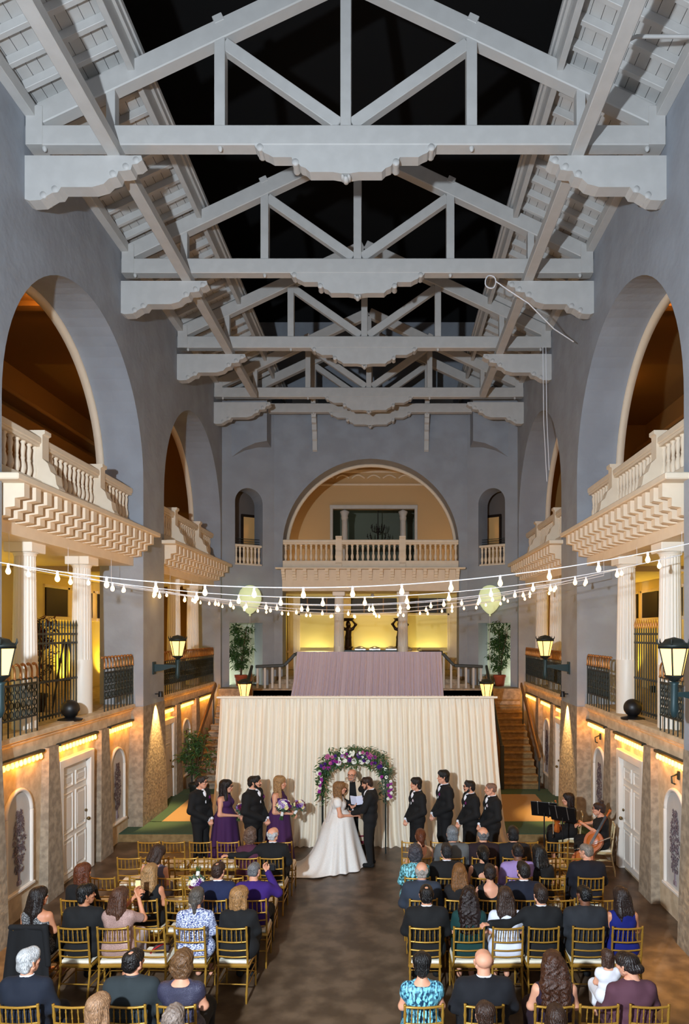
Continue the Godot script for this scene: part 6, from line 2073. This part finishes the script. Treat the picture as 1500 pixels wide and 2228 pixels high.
func place_chair(x: float, d: float, label: String, group: String) -> Node3D:
	var t := chair0
	if t.has_meta("label"):
		t = chair0.duplicate()
		t.name = numbered("ballroom_chair")
		add_child(t)
	t.position = Vector3(x, 0, -d)
	t.rotation.y = rng.randf_range(-0.06, 0.06)
	return tag(t, label, "chair", group)


func seating() -> void:
	chair0 = make_chair()
	var ord := ["first", "second", "third", "fourth", "fifth", "sixth", "seventh"]
	var rows := [12.05, 11.2, 10.3, 9.45, 8.56, 6.77, 6.0]
	var left := [[-1.91, -2.37, -2.85, -3.33, -3.8, -4.23], [-1.93, -2.34, -2.84, -3.33, -3.79, -4.26], [-1.95, -2.4, -2.88, -3.3, -3.72, -4.29], [-1.9, -2.42, -2.89, -3.38, -3.86, -4.33], [-1.96, -2.49, -2.98, -3.46, -3.93, -4.5], [-2.1, -2.59, -3.12, -3.66], [-1.95, -2.63]]
	var right := [[0.4, 0.9, 1.38, 1.9, 2.4, 2.92], [0.47, 1.0, 1.52, 2.02, 2.5, 2.95], [0.41, 0.87, 1.41, 1.94, 2.42, 3.0], [0.44, 0.95, 1.4, 1.87, 2.33, 2.92], [0.44, 0.97, 1.45, 1.9, 2.47, 2.94], [0.32, 0.93, 1.62, 2.05, 2.55], [0.83, 1.49]]
	for k in 7:
		for side in 2:
			var xs: Array = [left, right][side][k]
			for q in xs.size():
				place_chair(xs[q], rows[k] + 0.24, "gold ballroom chair %s of the aisle, %s row from the curtain, %s from the aisle" % [["left", "right"][side], ord[k], ord[q]], "gold ballroom chairs")
	for e in [[3.62, -13.95, "under the viola player", 1.35], [4.02, -13.2, "under the cellist", 1.35]]:
		var t := place_chair(0, 0, "pale ballroom chair by the right wall " + e[2], "musicians' chairs")
		t.position = Vector3(e[0], 0, e[1])
		t.rotation.y = e[3]
		for c in t.get_children():
			if c.material_override == M.gold:
				c.material_override = M.pale_gold
	var jk := thing("draped_jacket", "black jacket draped over the leftmost chair back behind the woman with very long hair", "jacket", Vector3(-4.5, 0, -8.535))
	var rows2 := []
	for a in 9:
		var v := a / 8.0
		var row := PackedVector3Array()
		for b in 25:
			var u := b / 24.0 - 0.5
			row.push_back(Vector3(u * (0.46 + 0.14 * v), 0.965 - 0.78 * v, 0.035 + 0.05 * v + 0.018 * sin(b * 0.9) * v - absf(u) * 0.1))
		rows2.append(row)
	part(jk, "back", Geo.new().grid(rows2, false, false), cloth(Color(0.05, 0.05, 0.06)))
	part(jk, "shoulders", sdf([[Vector3(-0.2, 0.95, 0.0), Vector3(0.2, 0.95, 0.0), 0.035, 0.035], [Vector3(0.22, 0.95, 0.0), Vector3(0.27, 0.5, 0.02), 0.04, 0.035]], 0.014, 0.03), cloth(Color(0.05, 0.05, 0.06)))
	var bg := thing("handbag", "dark handbag with a red strap on the empty cushion left of the patterned blouse", "handbag", Vector3(-2.96, 0.5, -8.85))
	part(bg, "bag", boxm(0.22, 0.1, 0.14, 0.04), cloth(Color(0.25, 0.2, 0.2)), at(0.03, 0.05, 0))
	part(bg, "strap", Geo.new().tube([Vector3(-0.1, 0.01, 0.06), Vector3(-0.06, 0.07, 0.1), Vector3(0.02, 0.11, 0.06), Vector3(0.06, 0.1, 0)], 0.01, 6), cloth(Color(0.65, 0.06, 0.1)))
	var pp := [[-3.32, 11.42, "second row, fourth chair from the aisle, left"], [-2.86, 12.3, "first row, third chair from the aisle, left"], [-3.78, 12.28, "first row, fifth chair from the aisle, left"], [2.42, 12.3, "first row, fifth chair from the aisle, right"], [2.5, 11.45, "second row, fifth chair from the aisle, right"], [2.33, 9.7, "fourth row, fifth chair from the aisle, right"]]
	for q in pp:
		var pr := thing("programme", "folded paper programme on a cushion, " + q[2], "paper", Vector3(q[0], 0.499, -q[1]), rng.randf_range(-0.5, 0.5), "programmes on empty chairs")
		part(pr, "sheet", boxm(0.13, 0.004, 0.2, 0.0), cloth(Color(0.9, 0.86, 0.82)), at(0, 0.002, 0))


func guests() -> void:
	for s in people():
		if not s.get("party", false):
			person(s)
	var ph := thing("phone", "gold phone held up by the woman in the sequined top", "phone", Vector3(-3.33, 1.27, -9.1))
	part(ph, "case", boxm(0.075, 0.15, 0.01, 0.004), M.black_plastic)
	part(ph, "screen", boxm(0.066, 0.1, 0.004, 0.0), glow(Color(0.9, 0.6, 0.2), 0.8), at(0, 0.01, 0.006))
	var cm := thing("camera_body", "black camera held up by the man in the purple shirt", "camera", Vector3(-1.72, 1.22, -9.92))
	part(cm, "body", boxm(0.13, 0.09, 0.06, 0.012), M.black_plastic)
	part(cm, "lens", Geo.new().lathe([[0, 0], [0.035, 0], [0.035, 0.07], [0.028, 0.07], [0, 0.06]], 16), M.black_plastic, Transform3D(Basis(Vector3.RIGHT, -PI / 2), Vector3(0, 0, -0.02)))


func people() -> Array:
	var fair := Color(0.86, 0.62, 0.5)
	var tan := Color(0.8, 0.54, 0.4)
	var brown := Color(0.46, 0.29, 0.2)
	var olive := Color(0.7, 0.47, 0.34)
	var black := Color(0.045, 0.045, 0.05)
	var navy := Color(0.07, 0.09, 0.16)
	var slate := Color(0.16, 0.19, 0.24)
	var char := Color(0.13, 0.14, 0.16)
	var plum := Color(0.25, 0.1, 0.29)
	var dk := Color(0.07, 0.045, 0.035)
	var br := Color(0.2, 0.115, 0.07)
	var au := Color(0.36, 0.17, 0.08)
	var bl := Color(0.62, 0.45, 0.27)
	var gy := Color(0.42, 0.4, 0.38)
	var wh := Color(0.82, 0.81, 0.78)
	var tr := ["trousers", black]
	var sh := ["shoes", Color(0.02, 0.02, 0.022)]
	var pk := Color(0.5, 0.12, 0.42)
	var wp := Color(0.9, 0.84, 0.86)
	var L := []
	# the wedding party, from left to right
	var tux := func(label: String, x: float, d: float, yaw: float, hc: Color, style: String, sc: float, more := {}) -> void:
		var s := {"party": true, "label": label, "p": "stand_m", "at": Vector3(x, 0, -d), "yaw": yaw, "skin": fair, "h": style, "hc": hc, "wear": [["jacket", black], tr, sh], "collar": true, "tux": true, "sc": sc, "pin": pk, "group": "wedding party in black tuxedos"}
		s.merge(more, true)
		L.append(s)
	tux.call("leftmost groomsman in black tuxedo and glasses, in front of the curtain's left edge", -3.72, 13.5, -114.0, Color(0.13, 0.08, 0.06), "short", 1.02, {"glasses": true, "hy": 22.0})
	L.append({"party": true, "label": "dark haired bridesmaid in glasses and one-shouldered plum gown with a small bouquet", "p": "stand_bouquet_f", "at": Vector3(-3.27, 0, -13.65), "yaw": -102.0, "skin": fair, "h": "frontlong", "hc": Color(0.08, 0.045, 0.04), "wear": [["oneshoulder", plum], ["gown", plum]], "sc": 1.0, "fat": 1.12, "glasses": true, "hy": 10.0})
	tux.call("bearded groomsman in black tuxedo standing between the two bridesmaids", -2.68, 13.5, -106.0, dk, "short", 1.02, {"beard": dk, "fat": 1.18, "hy": 16.0})
	L.append({"party": true, "label": "blond bridesmaid in plum gown holding two bouquets", "p": "stand_bouquet_f", "at": Vector3(-2.2, 0, -13.62), "yaw": -104.0, "skin": fair, "h": "frontlong", "hc": bl, "wear": [["oneshoulder", plum], ["gown", plum]], "sc": 1.05, "hy": 14.0})
	L.append({"party": true, "label": "bride in white lace gown with a long train", "p": "stand_hold_f", "at": Vector3(-1.02, 0, -13.62), "yaw": -88.0, "skin": fair, "h": "frontlong", "hc": Color(0.5, 0.34, 0.19), "wear": [["cap", Color(0.96, 0.95, 0.93), "lace"], ["bridal", Color(0.96, 0.95, 0.93)]], "sc": 0.98, "fat": 1.12, "hy": 0.0})
	L.append({"party": true, "label": "bearded officiant in glasses, black robe and long cream stole under the arch", "p": "stand_book_m", "at": Vector3(-0.79, 0, -14.12), "yaw": 190.0, "skin": fair, "h": "balding", "hc": Color(0.5, 0.4, 0.32), "beard": Color(0.55, 0.45, 0.38), "wear": [["robe", black], sh], "collar": true, "sc": 1.03, "glasses": true, "hy": -25.0, "stole": true})
	L.append({"party": true, "label": "bearded groom in black tuxedo holding the bride's hands", "p": "stand_hold_m", "at": Vector3(-0.4, 0, -13.6), "yaw": 84.0, "skin": fair, "h": "short", "hc": Color(0.17, 0.09, 0.05), "beard": Color(0.24, 0.12, 0.06), "wear": [["jacket", black], tr, sh], "collar": true, "tux": true, "sc": 1.0, "pin": wp, "hp": -14.0, "nobow": true})
	tux.call("slim groomsman with dark hair, first to the right of the groom", 0.52, 13.55, 112.0, dk, "full", 0.99, {"pin": wp, "hy": -20.0})
	tux.call("tallest groomsman, second to the right of the groom", 1.07, 13.7, 106.0, Color(0.06, 0.05, 0.045), "full", 1.055, {"hy": -14.0})
	tux.call("bearded groomsman in glasses, third to the right of the groom", 1.55, 13.4, 106.0, dk, "short", 0.98, {"beard": dk, "glasses": true, "hy": -14.0, "fat": 1.05})
	tux.call("shaven headed groomsman at the right end of the curtain", 1.94, 13.2, 104.0, Color(0.5, 0.36, 0.28), "crop", 0.98, {"hy": -12.0, "fat": 1.06, "pin": wp})
	# guests: x, row depth, label, pose, skin, hair, colour, clothes and extras
	var g := func(label: String, x: float, row: float, pose: String, sk: Color, style: String, hc: Color, wear: Array, more := {}) -> void:
		var s := {"label": label, "p": pose, "at": Vector3(x, 0, -row - 0.24), "skin": sk, "h": style, "hc": hc, "wear": wear}
		s.merge(more, true)
		L.append(s)
	var suit := func(c: Color) -> Array: return [["jacket", c], ["trousers", c], sh]
	var white := {"collar": true}
	g.call("seated woman with curly grey brown hair in mauve, beside the white haired man", -2.33, 11.2, "seat_f", fair, "curlshort", Color(0.38, 0.28, 0.22), [["shirt", Color(0.3, 0.13, 0.22)], ["skirt", Color(0.25, 0.1, 0.18)]])
	g.call("white haired man in black suit with his arm round the woman in mauve", -1.95, 11.2, "seat_arm_m", fair, "balding", wh, suit.call(black), {"collar": true, "hy": -25.0})
	g.call("woman with short brown hair in grey lavender dress, bending left of the bouquet", -3.7, 10.3, "seat_f", fair, "bob", br, [["sleeveless", Color(0.36, 0.34, 0.42)], ["skirt", Color(0.36, 0.34, 0.42)]], {"hy": -35.0, "hp": -25.0, "lean": -6.0})
	g.call("auburn haired woman in black by the left wall, third row from the back", -4.33, 9.45, "seat_f", fair, "bob", au, [["shirt", black], ["skirt", black]], {"hy": -30.0})
	g.call("woman with long blond hair in a sleeveless black top", -3.38, 9.45, "seat_f", tan, "long", bl, [["sleeveless", black], ["skirt", black]], {"hy": -12.0})
	g.call("balding man in a bright navy jacket, beside the man in purple", -2.42, 9.45, "seat_m", fair, "patch", br, suit.call(Color(0.08, 0.12, 0.26)), {"collar": true, "hy": -20.0})
	g.call("man in a purple shirt by the aisle raising a camera", -1.92, 9.45, "seat_camera_m", fair, "crop", gy, [["shirt", Color(0.2, 0.07, 0.4)], tr, sh], {"hy": -15.0})
	g.call("woman with very long dark hair and a speckled one-shouldered top, leftmost", -4.5, 8.56, "seat_f", tan, "verylong", Color(0.1, 0.06, 0.05), [["oneshoulder", Color(0.03, 0.03, 0.04), "dots"], ["skirt", black]], {"hy": -35.0})
	g.call("black haired man in a black shirt looking right, left of the sequined woman", -3.9, 8.56, "seat_m", olive, "full", Color(0.025, 0.022, 0.022), [["shirt", black], tr, sh], {"hy": -55.0})
	g.call("woman with ombre hair and pink sequined top holding up a phone", -3.46, 8.56, "seat_phone_f", tan, "long", Color(0.3, 0.17, 0.1), [["short", Color(0.9, 0.74, 0.68), "sequin"], ["skirt", Color(0.82, 0.76, 0.76)]], {"hy": -20.0})
	g.call("woman with a grey ponytail in a blue and white patterned blouse", -2.48, 8.56, "seat_f", fair, "ponytail", Color(0.32, 0.28, 0.24), [["shirt", Color(0.14, 0.2, 0.46), "print"], ["skirt", black]], {"fat": 1.1})
	g.call("woman with a blond bob and black jacket by the aisle", -1.93, 8.56, "seat_f", fair, "bob", Color(0.6, 0.42, 0.24), [["jacket", black], tr, sh], {"hy": -35.0, "fat": 1.08})
	g.call("white haired man in a dark blue suit, bottom left corner", -3.69, 6.77, "seat_m", fair, "full", wh, suit.call(Color(0.06, 0.09, 0.15)), {"collar": true, "hy": -30.0})
	g.call("dark haired man with thinning crown in a grey green suit, near left", -2.62, 6.77, "seat_m", fair, "patch", dk, suit.call(Color(0.14, 0.17, 0.18)), {"collar": true, "collarc": Color(0.2, 0.22, 0.25), "hy": -22.0, "fat": 1.08})
	g.call("woman with short blond brown hair in a dark sequined top, near left", -2.12, 6.77, "seat_f", fair, "curlshort", Color(0.4, 0.27, 0.16), [["cap", Color(0.3, 0.3, 0.4), "sequin"], ["skirt", black]], {"fat": 1.1})
	g.call("blond head at the bottom edge, between the two left front chairs", -2.64, 5.98, "seat_f", fair, "bob", Color(0.58, 0.42, 0.29), [["shirt", char], ["skirt", black]], {"hy": -20.0, "sc": 0.985})
	g.call("grey blond head at the bottom edge, in front of the sequined top", -1.92, 5.85, "seat_f", fair, "curlshort", Color(0.5, 0.42, 0.36), [["shirt", char], ["skirt", black]], {"sc": 0.95})
	g.call("auburn haired woman with a loose updo and open-backed champagne dress", 0.5, 11.2, "seat_f", fair, "updo", au, [["lowback", Color(0.8, 0.66, 0.52), "lace"], ["skirt", Color(0.7, 0.56, 0.42)]])
	g.call("grey haired man in a light grey suit, second row right", 1.03, 11.2, "seat_m", fair, "full", Color(0.45, 0.45, 0.44), suit.call(Color(0.36, 0.37, 0.37)), {"fat": 1.1})
	g.call("balding man in a dark maroon jacket, second row right", 1.54, 11.2, "seat_m", fair, "balding", gy, suit.call(Color(0.12, 0.05, 0.08)), {"fat": 1.06})
	g.call("dark haired man in a charcoal suit nearest the music stand", 2.04, 11.2, "seat_m", fair, "full", Color(0.06, 0.06, 0.065), suit.call(Color(0.08, 0.08, 0.1)), {"fat": 1.04})
	g.call("grey haired woman in a green patterned shawl by the aisle", 0.38, 10.3, "seat_f", fair, "curlshort", Color(0.24, 0.22, 0.23), [["shirt", Color(0.1, 0.24, 0.22), "leafy"], ["skirt", Color(0.12, 0.2, 0.2)]], {"fat": 1.06})
	g.call("greying man in a black suit beside the woman in the green shawl", 0.86, 10.3, "seat_m", fair, "short", Color(0.12, 0.11, 0.11), suit.call(black), {"collar": true, "hy": 8.0})
	g.call("woman with black curled updo and a keyhole-backed black dress", 1.42, 10.3, "seat_f", fair, "updo", Color(0.03, 0.025, 0.025), [["keyhole", black], ["skirt", black]], {"fat": 1.1})
	g.call("man in a lavender checked shirt, third row right", 1.95, 10.3, "seat_m", brown, "crop", Color(0.09, 0.06, 0.05), [["shirt", Color(0.66, 0.56, 0.76), "check"], tr, sh], {"fat": 1.05})
	g.call("woman with straight black hair in black, right of the lavender shirt", 2.27, 10.3, "seat_f", fair, "long", Color(0.025, 0.02, 0.022), [["short", black], ["skirt", black]], {"hy": 20.0})
	g.call("grey haired man in a dark navy jacket sitting alone at the right", 3.0, 10.3, "seat_m", fair, "crop", Color(0.5, 0.44, 0.38), suit.call(Color(0.05, 0.055, 0.1)), {"hy": 40.0, "fat": 1.05})
	g.call("bald man in a slate suit by the aisle", 0.44, 9.45, "seat_m", fair, "balding", Color(0.62, 0.56, 0.5), suit.call(slate), {"collar": true, "collarc": Color(0.3, 0.32, 0.4), "fat": 1.04})
	g.call("woman with straight honey blond hair in black, fourth row right", 0.97, 9.45, "seat_f", fair, "long", Color(0.46, 0.29, 0.14), [["shirt", Color(0.06, 0.045, 0.045)], ["skirt", black]])
	g.call("woman with a low brown bun in a black dress", 1.4, 9.45, "seat_f", fair, "bun", Color(0.12, 0.065, 0.05), [["lowback", black], ["skirt", black]])
	g.call("brown haired man in a navy suit, behind the lavender shirt", 1.87, 9.45, "seat_m", fair, "short", Color(0.1, 0.075, 0.06), suit.call(navy), {"collar": true, "hy": 18.0, "beard": Color(0.12, 0.08, 0.06)})
	g.call("dark haired man with thinning crown in a black suit by the aisle", 0.46, 8.56, "seat_m", fair, "patch", Color(0.06, 0.04, 0.035), suit.call(Color(0.035, 0.035, 0.04)), {"collar": true, "fat": 1.05})
	g.call("woman with very long curly dark hair in a teal green dress", 1.0, 8.56, "seat_f", fair, "wavy", Color(0.12, 0.055, 0.04), [["short", Color(0.0, 0.2, 0.19)], ["skirt", Color(0.0, 0.2, 0.19)]])
	g.call("woman with long brown hair in a white top, a man's arm round her", 1.47, 8.56, "seat_f", fair, "verylong", Color(0.2, 0.12, 0.08), [["short", Color(0.86, 0.88, 0.94)], ["skirt", Color(0.86, 0.88, 0.94)]])
	g.call("brown haired man in a black suit with his arm round the woman in white", 1.92, 8.56, "seat_arm_m", fair, "short", Color(0.16, 0.1, 0.075), suit.call(Color(0.05, 0.055, 0.065)), {"collar": true, "hy": 12.0})
	g.call("man with cropped black hair in a charcoal suit, left of the blue dress", 2.48, 8.56, "seat_m", brown, "crop", Color(0.03, 0.03, 0.03), suit.call(char), {"hy": 18.0, "fat": 1.05})
	g.call("woman with straight brown hair in a royal blue sleeveless dress", 2.95, 8.56, "seat_f", tan, "long", Color(0.16, 0.1, 0.08), [["sleeveless", Color(0.02, 0.08, 0.42)], ["skirt", Color(0.02, 0.08, 0.42)]], {"hy": 14.0})
	g.call("woman with short black hair in a teal leaf-patterned top", 0.32, 6.77, "seat_f", fair, "pixie", Color(0.05, 0.035, 0.03), [["cap", Color(0.0, 0.18, 0.3), "leafy"], ["skirt", Color(0.0, 0.2, 0.3)]])
	g.call("bald man in a dark navy suit, near the bottom edge", 0.95, 6.77, "seat_m", fair, "bald", wh, suit.call(Color(0.035, 0.04, 0.07)), {"collar": true, "fat": 1.14})
	g.call("woman with long wavy brown hair in a plum dress, near right", 1.66, 6.77, "seat_f", fair, "wavy", Color(0.26, 0.14, 0.08), [["sleeveless", Color(0.12, 0.03, 0.12)], ["skirt", Color(0.12, 0.03, 0.12)]], {"fat": 1.12})
	g.call("woman in a dusty mauve top with a child on her lap", 2.52, 6.77, "seat_f", fair, "bun", Color(0.12, 0.07, 0.055), [["shirt", Color(0.34, 0.2, 0.25)], ["skirt", Color(0.3, 0.18, 0.22)]], {"fat": 1.16, "hy": 40.0, "hp": -10.0, "lean": 4.0})
	g.call("small child in a white dress on the lap of the woman in mauve", 2.3, 7.05, "seat_f", fair, "bob", Color(0.24, 0.14, 0.09), [["cap", Color(0.88, 0.88, 0.9)], ["skirt", Color(0.88, 0.88, 0.9)]], {"sc": 0.62, "at": Vector3(2.3, 0.4, -7.3), "hy": 25.0})
	g.call("dark brown head at the bottom edge, behind the bald man's chair", 0.85, 5.95, "seat_f", fair, "pixie", br, [["shirt", char], ["skirt", black]], {"sc": 0.95})
	g.call("brown head at the bottom edge, behind the woman in plum", 1.49, 5.95, "seat_f", fair, "bob", br, [["shirt", char], ["skirt", black]], {"sc": 0.92})
	L.append({"label": "viola player with dark bobbed hair in black by the right wall", "p": "seat_play_f", "at": Vector3(3.62, 0, -13.95), "yaw": 75.0, "skin": fair, "h": "bob", "hc": Color(0.09, 0.04, 0.04), "wear": [["short", black], ["skirt", black], sh], "hy": 10.0})
	L.append({"label": "cellist with a top bun and glasses in black by the right wall", "p": "seat_play_f", "at": Vector3(4.02, 0, -13.2), "yaw": 75.0, "skin": fair, "h": "topbun", "hc": Color(0.17, 0.1, 0.08), "wear": [["short", black], ["skirt", black], sh], "glasses": true, "hy": 0.0, "fat": 1.1})
	return L
